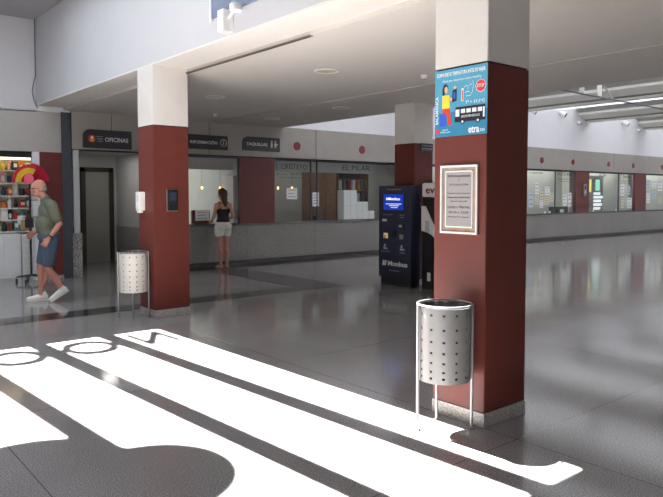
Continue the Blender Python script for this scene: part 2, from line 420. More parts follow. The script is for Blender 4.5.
# pale lettering on the panes
GL = mat('dark_green_lettering', (70, 86, 78), .6)
def pane_text(label, body, x, z, w, h, sub=True):
    t = thing('window_lettering', label, 'lettering', (x, YW + .09, z))
    text('headline', body, .15, GL, t, 0, 0, 0, width=w, height=h)
    if sub:
        text('small_line', 'Salamanca - Alba de Tormes', .05, GL, t, 0, 0, -.17, width=w * 1.0, height=.045)
        text('small_line', 'Servicio regular de viajeros', .05, GL, t, 0, 0, -.25, width=w * .8, height=.04)
    return t
pane_text('dark lettering J. CRISTETO across the top of a booth pane', 'J. CRISTETO', 9.27, 2.2, .92, .15)
pane_text('dark lettering EL PILAR across the top of a booth pane', 'EL PILAR', 11.3, 2.22, .95, .13, False)
pane_text('lettering along the top of the first pane beside the poster pillar', 'La Sepulvedana', 19.35, 2.28, .8, .1, False)
pane_text('two-line lettering on the narrow pane before the intercom panel', 'AUTO-RES', 21.1, 2.26, .9, .11)
pane_text('short lettering above the imitated reflection in the glazed booth', 'ALSA', 23.7, 2.27, .5, .12, False)
pane_text('lettering over the pale papers next to the plain red panel', 'Zamora', 25.55, 2.25, .6, .1)

# sheets of paper taped on the panes
def sheet(label, x, z, w, h, m=PAPER, group='papers taped to the booth panes', lines=3):
    t = thing('paper_notice', label, 'paper', (x, YW + .09, z), group=group)
    MB().box(0, w, 0, .003, 0, h).build('sheet', m, t)
    if lines:
        mb = MB()
        for k in range(lines):
            zz = h * (.82 - .6 * k / max(1, lines - 1)); mb.box(w * .15, w * (.85 - .15 * (k % 2)), -.0015, 0, zz - h * .025, zz + h * .025)
        mb.build('print', mat('grey_print', (120, 122, 126), .8), t)
    return t
sheet('single white sheet on the pane below the J. CRISTETO lettering', 9.11, 1.44, .31, .26)
sheet('tall white sheet on the narrow pane beside the wooden wardrobe', 9.88, 1.26, .20, .34, lines=4)
sheet('white sheet low on the information booth pane beside the woman', 6.72, .99, .33, .22)
sheet('white card at eye level at the edge of the information window by the pillar', 6.28, 1.62, .26, .2)
px = [(18.95, 1.12, .26, .5, PAPERB), (19.3, 1.55, .22, .4, PAPER), (19.28, 1.22, .24, .28, PAPERY), (19.6, 1.4, .2, .35, PAPERY), (19.58, 1.1, .22, .26, PAPER), (19.86, 1.2, .3, .28, PAPERY), (19.88, 1.52, .3, .3, PAPER), (20.2, 1.3, .22, .32, PAPERY)]
ds = ['pale blue sheet nearest the poster pillar', 'upper white sheet beside the pale blue one', 'cream sheet beside the foot of the pale blue one', 'upper cream sheet in the middle of the papered pane', 'low white sheet in the middle of the papered pane', 'wide cream sheet low on the papered pane', 'wide white sheet above the wide cream one', 'cream sheet beside the first dark mullion']
for (x, z, w_, h_, m_), d in zip(px, ds): sheet(d, x, z, w_, h_, m_)
sheet('white sheet above the printer, the nearer of two', 21.02, 1.16, .24, .4, PAPER)
sheet('white sheet above the printer, the one next to the red panel', 21.33, 1.12, .24, .5, PAPER)
for (x, z, w_, h_, m_), d in zip([(25.1, 1.5, .3, .45, PAPER), (25.14, 1.02, .26, .4, PAPERY), (25.6, 1.55, .3, .35, PAPERB), (25.66, 1.0, .36, .42, PAPER)],
        ['upper white sheet right beside the second dark mullion', 'cream sheet low beside the second dark mullion', 'pale blue sheet high beside the plain red panel', 'white sheet low beside the plain red panel']): sheet(d, x, z, w_, h_, m_)
for (x, z, w_, h_, m_), d in zip([(27.25, 1.75, .3, .4, PAPERB), (27.3, 1.2, .3, .4, PAPER), (27.75, 1.8, .4, .3, PAPER), (27.8, 1.35, .35, .3, PAPERB), (28.3, 1.7, .4, .45, PAPER), (28.3, 1.15, .4, .3, PAPERY)],
        ['pale blue sheet high on the last pane, next to the plain red panel', 'white sheet low on the last pane, next to the plain red panel', 'wide white sheet high in the middle of the last pane', 'pale blue sheet in the middle of the last pane', 'large white sheet high at the far end of the last pane', 'cream sheet low at the far end of the last pane']): sheet(d, x, z, w_, h_, m_)

# things inside the booths
t = thing('wardrobe', 'tall brown wooden wardrobe standing behind the booth glass', 'wardrobe', (10.75, 13.75, 0))
MB().box(0, .8, 0, .5, 0, 2.25, .01).build('body', WOOD, t)
MB().box(.02, .395, -.02, 0, .05, 2.2).build('door', WOOD, t); MB().box(.405, .78, -.02, 0, .05, 2.2).build('door', WOOD, t)
t = thing('bookcase', 'open brown shelf unit beside the wooden wardrobe', 'bookcase', (11.6, 13.75, 0))
MB().box(0, .03, 0, .4, 0, 2.2).build('side_panel', WOOD, t); MB().box(1.1, 1.13, 0, .4, 0, 2.2).build('side_panel', WOOD, t)
MB().box(0.03, 1.1, .37, .4, 0, 2.2).build('back_panel', DWOOD, t)
for z in (.5, .9, 1.3, 1.65, 1.95, 2.17): MB().box(.03, 1.1, 0, .37, z, z + .03).build('shelf', WOOD, t)
fc = [(150, 60, 50), (60, 70, 90), (200, 190, 170), (90, 110, 80), (180, 120, 50), (210, 210, 205)]
fn = ['dull red', 'dark blue', 'cream', 'dull green', 'ochre', 'white']
for r_, z in enumerate((1.33, 1.68)):
    for k in range(6):
        q = (k * 5 + r_ * 2) % 6
        tag(MB().box(0, .11, 0, .26, 0, .26 + .02 * (k % 2), .004).build('ring_binder', mat('binder_' + fn[q].replace(' ', '_'), fc[q]), loc=(11.68 + .165 * k, 13.8, z)),
            '%s ring binder, %s along the %s shelf of the brown shelf unit' % (fn[q], ordinal(k), ('eye-level', 'upper')[r_]), 'binder', 'ring binders in the brown shelf unit')
for k, (x, w_, h_, lb) in enumerate([(10.93, .44, .76, 'tallest white box on the counter behind the glass'), (11.38, .38, .46, 'middle white box stepping down behind the glass'), (11.77, .22, .22, 'smallest white box at the end of the stepped row')]):
    t = thing('white_box', lb, 'box', (x, YW + .14, .90), group='stepped white boxes on the counter')
    MB().box(0, w_, 0, .25, 0, h_, .006).build('body', PAPER, t)
    mb = MB().box(0, w_, -.002, 0, h_ * .48, h_ * .485).box(w_ * .49, w_ * .5, -.002, 0, 0, h_); mb.build('print', mat('pale_print', (170, 170, 172), .8), t)
t = thing('printer', 'small black ticket printer on the counter behind the glass', 'printer', (20.72, YW + .16, .90))
MB().box(0, .75, 0, .3, 0, .22, .02).build('body', BLACK, t); MB().box(.22, .44, -.02, .1, .02, .13, .005).build('paper_tray', PAPER, t)
t = thing('desk_phone', 'dark desk phone on the counter below the tall paper sheet', 'phone', (10.1, YW + .16, .90))
MB().box(0, .3, 0, .2, 0, .06, .01).build('base', BLACK, t); MB().box(.0, .07, 0, .2, .06, .12, .01).build('handset', BLACK, t)
t = thing('document_holder', 'clear acrylic document holder on the counter under the white sheet', 'holder', (9.2, YW + .15, .90))
MB().box(0, .3, 0, .02, 0, .16).build('back_plate', GLASS, t); MB().box(0, .3, -.08, .0, 0, .01).build('base', ALU, t)
t = thing('office_desk', 'plain grey desk under the monitor inside the information booth', 'desk', (6.1, 13.12, 0))
MB().box(0, .85, 0, .25, .86, .9, .004).build('desktop', GREY, t)
for x_, y_ in ((.03, .02), (.78, .02), (.03, .19), (.78, .19)): MB().box(x_, x_ + .04, y_, y_ + .04, 0, .86).build('leg', ALU, t)
t = thing('desk_monitor', 'black computer monitor inside the information booth', 'monitor', (6.35, 13.2, .9))
MB().box(0, .45, 0, .04, .12, .42, .01).build('screen', BLACK, t); MB().box(.19, .26, 0, .05, 0, .15).build('stand', BLACK, t)
t = thing('filing_cabinet', 'tall white cabinet edge in the information booth beside the red panel', 'cabinet', (7.88, YW + .47, 0))
MB().box(0, .17, 0, .5, .0, 1.98, .008).build('body', PAPER, t); MB().box(.07, .08, -.012, 0, 1.0, 1.2).build('handle', ALU, t)
t = thing('red_armchair', 'dark red chair back seen through the information window', 'chair', (7.0, 13.35, 0))
MB().box(0, .45, .0, .08, .75, 1.2, .03).build('backrest', DOT, t); MB().box(0, .45, -.4, .05, .42, .5, .02).build('seat', DOT, t); MB().cyl((.22, -.18, 0), (.22, -.18, .42), .04).build('leg', BLACK, t)
t = thing('upright_cabinet', 'pale grey upright cabinet beside the white sheet inside the ticket booth', 'cabinet', (8.78, YW + .47, 0))
MB().box(0, .17, 0, .4, 0, 1.75, .006).build('body', GREY, t); MB().box(.02, .15, -.01, 0, .9, 1.7).build('door', PAPER, t)
# wall posters inside the booth behind the kiosk
for k, (x, z, w_, h_, lb) in enumerate([(13.32, 1.62, .32, .4, 'red and white poster high on the booth back wall'), (13.32, 1.15, .32, .38, 'red and white poster low on the booth back wall')]):
    t = thing('booth_poster', lb, 'poster', (x, 14.885, z), group='posters inside the ticket booth')
    MB().box(0, w_, 0, .01, 0, h_).build('sheet', PAPERY, t); MB().box(.02, w_ - .02, -.003, 0, h_ * .6, h_ * .92).build('print', DOT, t)
sbox('wall_booth_screen', BOOTH, 12.9, 14, 14.9, 14.98, 0, 2.4)
# tiny halogen lamps
HALO = mat('halogen', (255, 200, 110), .5, emit=(255, 190, 90), estr=6)
for x, z, lb in [(7.29, 1.70, 'small yellow lamp in the information booth beside the pillar'), (7.756, 1.70, 'small yellow lamp in the information booth beside the woman'), (9.387, 1.71, 'small yellow lamp above the white sheet, nearer the red panel'), (9.815, 1.71, 'small yellow lamp above the white sheet, nearer the mullion')]:
    t = thing('halogen_lamp', lb, 'lamp', (x, 13.42, z), group='small yellow booth lamps')
    MB().ell((0, 0, 0), (.022, .022, .03), 12).build('bulb', HALO, t); MB().cyl((0, 0, .03), (0, 0, .4), .003, 8).build('stem', BLACK, t)
# glowing panels set in the fourth booth imitate a reflection of the outside
t = thing('imitated_reflection', 'bright glowing panels imitating a reflection in the booth glass', 'imitated reflection', (23.2, 13.08, .92))
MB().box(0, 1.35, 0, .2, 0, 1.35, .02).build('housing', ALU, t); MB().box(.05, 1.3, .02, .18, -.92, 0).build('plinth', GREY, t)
CY = mat('reflection_white', (235, 240, 240), .5, emit=(235, 242, 244), estr=.9)
for z, w_ in ((.05, .5), (.2, .62), (.34, .55), (.48, .66), (.62, .48)): MB().box(.62, .62 + w_, -.015, -.001, z, z + .09, .004).build('reflection_row', CY, t)
MB().box(.1, .42, -.015, 0, .72, 1.2).build('reflection_panel', mat('reflection_yellow', (235, 220, 120), .5, emit=(235, 225, 120), estr=.8), t)
MB().box(.03, .1, -.015, 0, .66, 1.25).build('reflection_edge', CY, t)
MB().box(.75, 1.05, -.015, 0, .78, 1.2).build('reflection_panel', mat('reflection_green', (150, 220, 190), .5, emit=(140, 220, 190), estr=.7), t)
for i, (a, b) in enumerate(bays[:7]):
    L_ = bpy.data.lights.new('booth_fill', 'AREA'); L_.shape = 'RECTANGLE'; L_.size = min(3, b - a - .4); L_.size_y = .3  # added area fill without a fitting, brightens the booth interiors
    L_.energy = (2.2, 11, 30, 46, 46, 46, 46)[i]; L_.color = (1, .98, .93)
    lo_ = bpy.data.objects.new('booth_fill', L_); COL.objects.link(lo_); lo_.location = ((a + b) / 2, 14.4 if i < 2 else 13.05, 2.95)
# intercom on the red panel
t = thing('intercom', 'grey steel intercom mounted on the red wall panel', 'intercom', (22.2, YW + .03, 1.5))
MB().box(0, .2, -.05, 0, 0, .42, .01).build('housing', ALU, t); MB().box(.05, .15, -.056, -.05, .24, .36).build('speaker_grille', BLACK, t); MB().box(.07, .13, -.058, -.05, .1, .16, .003).build('call_button', WPLAS, t)
# small card stands along the ledge
for x, lb in [(19.75, 'small clear card stand on the ledge under the cream sheets'), (20.05, 'small clear card stand on the ledge next to the dark mullion'), (22.9, 'small card stand on the ledge beside the intercom panel'), (24.6, 'small card stand on the ledge under the imitated reflection')]:
    t = thing('card_stand', lb, 'card stand', (x, YW + .02, .90), group='small card stands on the ledge')
    MB().box(0, .1, 0, .01, 0, .09).build('card', PAPER, t); MB().box(-.01, .11, -.03, .03, 0, .01).build('foot', BLACK, t)

# ------------------------------------------------------------------ corridor with office door
sbox('wall_corridor_left', GREY, 4.16, 4.27, YW + .02, 15.1, 0, 3.0)
sbox('trim_8', COUNTER, 4.12, 4.29, YW - .03, YW + .12, 0, .83)
sbox('wall_corridor_right', GREY, 5.93, 6.0, YW + .1, 15.1, .83, 3.0)
sbox('trim_9', COUNTER, 5.915, 5.95, YW + .1, 15.0, 0, .83)
sbox('wall_corridor_back', GREY, 4.1, 6.05, 15.0, 15.1, 0, 3.0)
sbox('ceiling_corridor', GREY, 4.2, 6.0, YW + .12, 15.1, 2.43, 2.5)
L_ = bpy.data.lights.new('corridor_fill', 'AREA'); L_.size = .3; L_.energy = 5; L_.color = (1, .97, .92)  # added fill light, brightens the office door and corridor walls
lo_ = bpy.data.objects.new('corridor_fill', L_); COL.objects.link(lo_); lo_.location = (5.3, 13.9, 2.42)
d = struct('door_1', MB().box(5.10, 5.20, 14.93, 15.0, 0, 2.16).box(5.74, 5.84, 14.93, 15.0, 0, 2.16).box(5.10, 5.84, 14.93, 15.0, 2.06, 2.16), DWOOD)
sbox('door_leaf', mat('pale_door', (150, 148, 140), .35), 5.20, 5.74, 14.96, 14.99, .01, 2.06, parent=d)
struct('door_handle', MB().tube([(5.25, 14.96, 1.02), (5.25, 14.90, 1.02), (5.36, 14.90, 1.02)], .01, 8), ALU, d)
struct('trim_10', MB().box(3.95, 4.125, YW - .02, YW + .2, 0, 3.06), STEEL)

# ------------------------------------------------------------------ shop
sbox('wall_shop_fascia', mat('shop_fascia_grey', (168, 164, 160), .6), -8, 3.95, YW, YW + .14, 2.32, 3.05)
sbox('wall_shop_red', DRED, 3.56, 3.95, YW, YW + .1, .06, 2.32)
sbox('baseboard_shop', PLINTH, 3.56, 3.95, YW - .01, YW + .1, 0, .06)
sbox('trim_11', WHITE, 3.44, 3.56, YW, YW + .12, 0, 2.32)
sbox('trim_12', BLACK, -2, 3.44, YW + .05, YW + .3, 2.22, 2.32)
sbox('wall_shop_back', GREY, -8, 4.1, 14.4, 14.6, 0, 3.0)
sbox('wall_shop_side', GREY, 3.75, 3.9, YW + .1, 14.4, 0, 3.0)
sh = thing('shop_shelving', 'white shelf unit packed with souvenirs inside the shop', 'shelf', (2.2, 13.30, 0))
MB().box(0, 1.5, .28, .32, .85, 2.25).build('back_panel', mat('shelf_cream', (226, 214, 184), .6), sh)
levels = [.86, 1.08, 1.30, 1.53, 1.77, 2.0]
for z in levels: MB().box(0, 1.5, 0, .28, z - .02, z).build('shelf', WPLAS, sh)
MB().box(1.5, 1.53, 0, .3, .84, 2.25).build('side_panel', WPLAS, sh)
t = thing('shop_light', 'bright tube light under the top of the shop shelving', 'lamp', (2.2, 13.22, 2.2))
MB().box(0, 1.5, 0, .05, 0, .035).build('tube', mat('shop_tube', (255, 240, 200), .5, emit=(255, 236, 190), estr=5), t); MB().box(0, 1.5, -.01, .06, .035, .06).build('housing', WPLAS, t)
t = thing('shop_base_cabinet', 'white panelled base cabinet below the souvenir shelves', 'cabinet', (2.2, 13.22, 0))
MB().box(0, 1.18, 0, .4, 0, .82, .005).build('body', WPLAS, t)
for k in range(4): MB().box(.02 + k * .29, .29 + k * .29, -.012, 0, .05, .78, .003).build('front_panel', WPLAS, t)
t = thing('drawer_tower', 'narrow white drawer tower beside the shop base cabinet', 'drawers', (3.40, 13.18, 0))
MB().box(0, .3, 0, .35, 0, .80).build('body', WPLAS, t)
for k in range(4): MB().box(.01, .29, -.012, 0, .03 + k * .19, .2 + k * .19, .004).build('drawer', mat('offwhite_drawer', (222, 220, 214), .4), t)
cols = [('red', (176, 40, 44)), ('white', (220, 220, 214)), ('dark blue', (40, 52, 92)), ('yellow', (210, 176, 60)), ('teal', (60, 120, 120)), ('black', (34, 34, 38)), ('orange', (206, 110, 50)), ('pale pink', (220, 160, 170)), ('brown', (110, 78, 56))]
kinds = [('souvenir_box', 'box'), ('souvenir_mug', 'mug'), ('toy_figure', 'toy'), ('blister_pack', 'pack'), ('small_pouch', 'pouch')]
for li, z in enumerate(levels):
    x = 2.24; n = 0
    while x < 3.62:
        cn, cr = cols[(n * 4 + li * 5) % len(cols)]; kn, kc = kinds[(n * 3 + li) % 5]
        m_ = mat('goods_' + cn.replace(' ', '_'), cr, .5)
        w_ = .08 + .035 * ((n * 7 + li * 3) % 3) / 2; h_ = .145 + .05 * ((n * 5 + li) % 3) / 2
        lb = '%s %s on the %s souvenir shelf up, %s from the unit end' % (cn, kn.replace('_', ' '), ordinal(li), ordinal(n))
        t = thing(kn, lb, kc, (x, 13.34, z + .001), group='souvenirs on the shop shelves')
        if kn == 'souvenir_mug':
            MB().lathe([(w_ * .42, 0), (w_ * .45, .01), (w_ * .45, h_ * .75), (w_ * .4, h_ * .75)], (w_ / 2, .05, 0), 16).build('body', m_, t, smooth=True)
            MB().tube([(w_ * .95 * .95, .05, h_ * .6), (w_ * 1.12, .05, h_ * .5), (w_ * 1.12, .05, h_ * .3), (w_ * .9, .05, h_ * .18)], .008, 6).build('handle', m_, t)
        elif kn == 'toy_figure':
            MB().ell((w_ / 2, .05, h_ * .35), (w_ * .4, .04, h_ * .35), 12).ell((w_ / 2, .045, h_ * .8), (w_ * .28, .035, h_ * .2), 12).build('body', m_, t, smooth=True)
        elif kn == 'blister_pack':
            MB().box(0, w_, .05, .055, 0, h_ * 1.15).build('card', m_, t); MB().ell((w_ / 2, .045, h_ * .4), (w_ * .35, .03, h_ * .3), 12).build('blister', WPLAS, t)
        elif kn == 'small_pouch':
            MB().lathe([(w_ * .3, 0), (w_ * .46, h_ * .2), (w_ * .42, h_ * .6), (w_ * .2, h_ * .85), (w_ * .28, h_)], (w_ / 2, .05, 0), 14).build('body', m_, t, smooth=True)
        else:
            MB().box(0, w_, 0, .09, 0, h_, .004).build('carton', m_, t); MB().box(w_ * .2, w_ * .8, -.002, 0, h_ * .35, h_ * .75).build('print', mat('goods_label', (232, 226, 206), .6), t)
        x += w_ + .01; n += 1
# rotating stand with hand fans
ds_ = thing('display_stand', 'black wheeled display stand topped with cloth hand fans', 'display stand', (3.34, 12.42, 0))
mb = MB()
for k in range(5):
    a = 2 * PI * k / 5 + .3; mb.tube([(0, 0, .12), (.24 * math.cos(a), .24 * math.sin(a), .09)], [.022, .014], 8)
mb.build('star_base', BLACK, ds_)
for k in range(5):
    a = 2 * PI * k / 5 + .3; c = Vector((.24 * math.cos(a), .24 * math.sin(a), .032))
    w_ = MB(); w_.cyl(c + Vector((-.014, 0, 0)), c + Vector((.014, 0, 0)), .032, 14); o = w_.build('caster', BLACK, ds_)
    MB().cyl(c + Vector((0, 0, .02)), c + Vector((0, 0, .06)), .012, 8).build('caster_fork', ALU, o)
MB().cyl((0, 0, .1), (0, 0, 1.86), .018, 12).build('pole', BLACK, ds_)
rk = MB()
for z in (1.15, 1.45): rk.tube([(.13 * math.cos(2 * PI * k / 16), .13 * math.sin(2 * PI * k / 16), z) for k in range(17)], .006, 6).cyl((-.13, 0, z), (.13, 0, z), .006, 6).cyl((0, -.13, z), (0, .13, z), .006, 6)
rk.build('ring_rack', BLACK, ds_)
def fan(label, c, rz_, a0, a1, r, stripes):
    t = thing('hand_fan', label, 'hand fan', c, rz_, 'open hand fans on the display stand')
    n = 16
    for (r0, r1, m_, nm) in stripes:
        mb = MB()
        for k in range(n):
            b0 = a0 + (a1 - a0) * k / n; b1 = a0 + (a1 - a0) * (k + 1) / n; bm_ = (b0 + b1) / 2
            def P(rr, b, y): return mb.bm.verts.new((rr * math.cos(b), y, rr * math.sin(b)))
            for (q0, q1, y0, y1) in ((b0, bm_, 0, -.012), (bm_, b1, -.012, 0)):
                A = [P(r0 * r, q0, y0), P(r1 * r, q0, y0), P(r1 * r, q1, y1), P(r0 * r, q1, y1)]
                B = [P(r0 * r, q0, y0 + .004), P(r1 * r, q0, y0 + .004), P(r1 * r, q1, y1 + .004), P(r0 * r, q1, y1 + .004)]
                for f in ((A[0], A[1], A[2], A[3]), (B[3], B[2], B[1], B[0]), (A[1], B[1], B[2], A[2]), (A[0], A[3], B[3], B[0])): mb.bm.faces.new(f)
        mb.build(nm, m_, t)
    return t
FR = mat('fan_red', (190, 30, 50), .7); FY = mat('fan_yellow', (220, 180, 50), .7); FP = mat('fan_pink', (226, 96, 120), .7)
FACE = math.radians(-40)
fan('open red and yellow striped hand fan on the stand', (3.32, 12.36, 1.78), FACE, math.radians(60), math.radians(185), .30, [(.15, .45, FR, 'inner_leaf'), (.45, .8, FY, 'leaf'), (.8, 1, FR, 'outer_leaf')])
fan('open plain crimson hand fan leaning to the red wall side', (3.34, 12.38, 1.76), FACE, math.radians(5), math.radians(85), .34, [(.1, .5, FR, 'inner_leaf'), (.5, 1, mat('fan_crimson', (176, 24, 56), .7), 'leaf')])
t = thing('round_paper_fan', 'round pink paper fan between the two open fans', 'hand fan', (3.30, 12.30, 1.82), FACE)
MB().lathe([(.02, -.012), (.085, -.008), (.09, 0), (.085, .006)], (0, 0, 0), 24, 'y').build('disc', FP, t); MB().cyl((0, 0, -.08), (0, 0, -.2), .006, 6).build('handle', BLACK, t)
for k, (x, y, c_, lb) in enumerate([(3.23, 12.33, 'souvenir_tan', 'tan cloth bag hanging from the display stand'), (3.28, 12.26, 'souvenir_black', 'small black bag hanging from the display stand'), (3.2, 12.42, 'souvenir_offwhite', 'off-white cloth bag hanging from the display stand')]):
    t = thing('hanging_bag', lb, 'bag', (x, y, .93 + .04 * k), FACE, 'bags hanging from the display stand')
    MB().box(-.07, .07, -.02, .02, 0, .17, .012).build('body', mat(c_, [(150, 120, 92), (36, 32, 34), (206, 200, 190)][k], .8), t)
    MB().tube([(-.04, 0, .17), (-.03, 0, .22), (.03, 0, .22), (.04, 0, .17)], .005, 6).build('strap', BLACK, t)

# ------------------------------------------------------------------ pillars
def pillar(label, x, y, w=.46, d=.45, ztop=ZB):
    t = thing('pillar', label, 'pillar', (x, y, 0), kind='thing')
    MB().box(.012, w - .012, .012, d - .012, 0, ztop).build('core', SEAM, t)
    MB().box(-.004, w + .004, -.004, d + .004, 0, .095, .003).build('plinth', PLINTH, t)
    g = .004
    for (z0, z1, m_, n) in ((.10, 2.405, RED, 'red_panel'), (2.417, ztop, BEIGE, 'beige_panel')):
        MB().box(0, .02, g, d - g, z0, z1).build(n, m_, t); MB().box(w - .02, w, g, d - g, z0, z1).build(n, m_, t)
        MB().box(g, w - g, 0, .02, z0, z1).build(n, m_, t); MB().box(g, w - g, d - .02, d, z0, z1).build(n, m_, t)
    return t
pillar('red and beige clad square pillar carrying the blue poster', XB, 2.68)
pillar('red and beige clad square pillar beside the information sign', XB, 7.73, .48)
pillar('red and beige clad square pillar behind the navy ticket kiosk', 8.19, 7.71, .46, .47, ZC)

# ------------------------------------------------------------------ blue poster on the near pillar
PW, PH = .445, .455
po = thing('poster', 'blue temperature check poster on the pillar above the framed notice', 'poster', (XB - .002, 3.122, 1.948), -PI / 2)
def pc(n, rgb): return mat('poster_' + n, rgb, .35)
PB = pc('blue', (82, 156, 186)); PDB = pc('deep_blue', (52, 126, 160)); PWH = pc('white', (240, 244, 246)); PRD = pc('red', (206, 60, 52)); PBK = pc('black', (28, 32, 42)); PYE = pc('yellow', (236, 210, 70)); PSK = pc('skin', (224, 176, 142)); PBL = pc('case_blue', (52, 88, 190))
MB().box(0, PW, -.004, 0, 0, PH).build('sheet', PB, po)
MB().box(0, PW, -.0048, -.004, 0, PH * .36).build('ground_band', PDB, po)
U = lambda u: u * PW
V = lambda v: v * PH
yy = -.0052
text('headline', 'COMPRUEBE SU TEMPERATURA ANTES DE VIAJAR', .03, PWH, po, U(.5), yy, V(.925), width=U(.93), height=V(.075), ext=.0005, bold=.0008)
text('subtitle', 'Check your temperature before travelling', .02, PWH, po, U(.52), yy, V(.83), width=U(.74), height=V(.045), ext=.0005)
text('side_lettering', 'SALAMANCA', .03, PWH, po, U(.045), yy, V(.40), width=V(.42), height=U(.055), ext=.0005, rot=PI / 2, bold=.0006)
fg = lambda: MB()
MB().ell((U(.21), yy, V(.72)), (U(.055), .0012, V(.07)), 16).box(U(.15), U(.19), yy - .0006, yy, V(.6), V(.72)).build('figure_hair', PBK, po)
MB().ell((U(.225), yy - .0008, V(.70)), (U(.035), .0012, V(.05)), 16).build('figure_face', PSK, po)
MB().prism([(U(.15), V(.62)), (U(.29), V(.62)), (U(.3), V(.42)), (U(.15), V(.42))], 'y', yy - .001, yy).build('figure_top', PYE, po)
MB().prism([(U(.15), V(.42)), (U(.3), V(.42)), (U(.33), V(.17)), (U(.27), V(.17)), (U(.23), V(.36)), (U(.20), V(.17)), (U(.14), V(.17))], 'y', yy - .001, yy).build('figure_trousers', PRD, po)
MB().prism([(U(.28), V(.60)), (U(.37), V(.55)), (U(.37), V(.52)), (U(.28), V(.54))], 'y', yy - .001, yy).build('figure_arm', PSK, po)
MB().box(U(.10), U(.23), yy - .002, yy, V(.15), V(.34)).box(U(.15), U(.155), yy - .002, yy, V(.34), V(.42)).build('suitcase', PBL, po)
MB().prism([(U(.345), V(.50)), (U(.43), V(.52)), (U(.43), V(.70)), (U(.35), V(.68))], 'y', yy - .0012, yy).build('handset', PBK, po)
MB().box(U(.37), U(.41), yy - .0018, yy - .001, V(.55), V(.65)).build('handset_screen', PBL, po)
MB().ell((U(.4), yy, V(.72)), (U(.03), .001, V(.025)), 12).build('figure_hand', PSK, po)
MB().box(U(.525), U(.565), yy - .0006, yy, V(.50), V(.69)).build('thermometer', PWH, po)
MB().box(U(.535), U(.555), yy - .0012, yy, V(.51), V(.66)).build('thermometer_fluid', PRD, po)
fc_ = MB()
fc_.tube([(U(.74), yy, V(.78)), (U(.75), yy, V(.70)), (U(.73), yy, V(.62)), (U(.69), yy, V(.57)), (U(.62), yy, V(.57))], .0022, 6)
fc_.tube([(U(.58), yy, V(.70)), (U(.61), yy, V(.73)), (U(.64), yy, V(.71))], .002, 6).tube([(U(.67), yy, V(.72)), (U(.70), yy, V(.74)), (U(.72), yy, V(.72))], .002, 6)
fc_.tube([(U(.65), yy, V(.72)), (U(.65), yy, V(.66))], .002, 6).tube([(U(.60), yy, V(.62)), (U(.64), yy, V(.64)), (U(.68), yy, V(.62))], .002, 6)
fc_.build('face_outline', PWH, po)
MB().lathe([(U(.098), 0), (U(.098), -.0008)], (U(.885), yy, V(.69)), 8, 'y').build('stop_rim', PWH, po)
MB().lathe([(U(.088), 0), (U(.088), -.0014)], (U(.885), yy, V(.69)), 8, 'y').build('stop_sign', PRD, po)
text('stop_lettering', 'STOP', .03, PWH, po, U(.885), yy - .002, V(.69), width=U(.13), height=V(.05), ext=.0004, bold=.0005)
text('temperature_lettering', 'Tª > 37,5ºC', .03, PWH, po, U(.78), yy, V(.475), width=U(.36), height=V(.05), ext=.0005, bold=.0005)
MB().prism([(U(.40), V(.20)), (U(.97), V(.20)), (U(.97), V(.42)), (U(.42), V(.42)), (U(.40), V(.38))], 'y', yy - .0012, yy).build('bus_body', PBK, po)
bw = MB()
for k in range(4): bw.box(U(.52 + .105 * k), U(.60 + .105 * k), yy - .002, yy - .001, V(.325), V(.385))
bw.box(U(.415), U(.49), yy - .002, yy - .001, V(.28), V(.385)).box(U(.93), U(.96), yy - .002, yy - .001, V(.24), V(.385))
bw.build('bus_windows', PWH, po)
for u in (.55, .84): MB().lathe([(U(.04), 0), (U(.04), -.002)], (U(u), yy, V(.20)), 16, 'y').build('bus_wheel', PBK, po)
for u in (.55, .84): MB().lathe([(U(.02), 0), (U(.02), -.0028)], (U(u), yy, V(.20)), 12, 'y').build('bus_hub', PWH, po)
text('bus_lettering', 'BIENVENIDOS', .02, PWH, po, U(.70), yy - .002, V(.275), width=U(.34), height=V(.035), ext=.0004)
MB().box(U(.03), U(.085), yy - .001, yy, V(.05), V(.12)).build('crest', PRD, po)
text('crest_lettering', 'Junta de\nCastilla y León', .02, PWH, po, U(.21), yy, V(.085), width=U(.2), height=V(.065), ext=.0004)
text('etra_lettering', 'etra', .05, PWH, po, U(.76), yy, V(.075), width=U(.2), height=V(.095), ext=.0005, bold=.0012)
text('etra_suffix', 'sae', .03, PWH, po, U(.92), yy, V(.065), width=U(.09), height=V(.04), ext=.0005)

# ------------------------------------------------------------------ framed notice below
no = thing('framed_notice', 'grey notice in a stained clear frame on the pillar below the poster', 'notice', (XB - .002, 3.06, 1.283), -PI / 2)
NW, NH = .317, .465
def stained():
    m = mat('stained_backing', (176, 164, 150), .4)
    nt = m.node_tree; r = [n for n in nt.nodes if n.type == 'VALTORGB'][0]; n = [n for n in nt.nodes if n.type == 'TEX_NOISE'][0]
    n.inputs['Scale'].default_value = 14; r.color_ramp.elements[0].color = srgb(150, 142, 134); r.color_ramp.elements[1].color = srgb(158, 112, 74)
    r.color_ramp.elements[0].position = .45; r.color_ramp.elements[1].position = .68
    return m
MB().box(0, NW, -.006, 0, 0, NH).build('backing', stained(), no)
fr = MB().box(0, NW, -.016, -.006, 0, .014).box(0, NW, -.016, -.006, NH - .014, NH).box(0, .012, -.016, -.006, .014, NH - .014).box(NW - .012, NW, -.016, -.006, .014, NH - .014)
fr.build('frame', WPLAS, no)
MB().box(.045, NW - .045, -.009, -.006, .045, NH - .04).build('sheet', mat('notice_grey', (142, 138, 140), .7), no)
i0, i1, j0, j1 = .042, NW - .042, .042, NH - .037
MB().box(i0, i1, -.011, -.006, j0, j0 + .009).box(i0, i1, -.011, -.006, j1 - .009, j1).box(i0, i0 + .006, -.011, -.006, j0, j1).box(i1 - .006, i1, -.011, -.006, j0, j1).build('inner_border', WPLAS, no)
INK = mat('notice_ink', (48, 46, 52), .7)
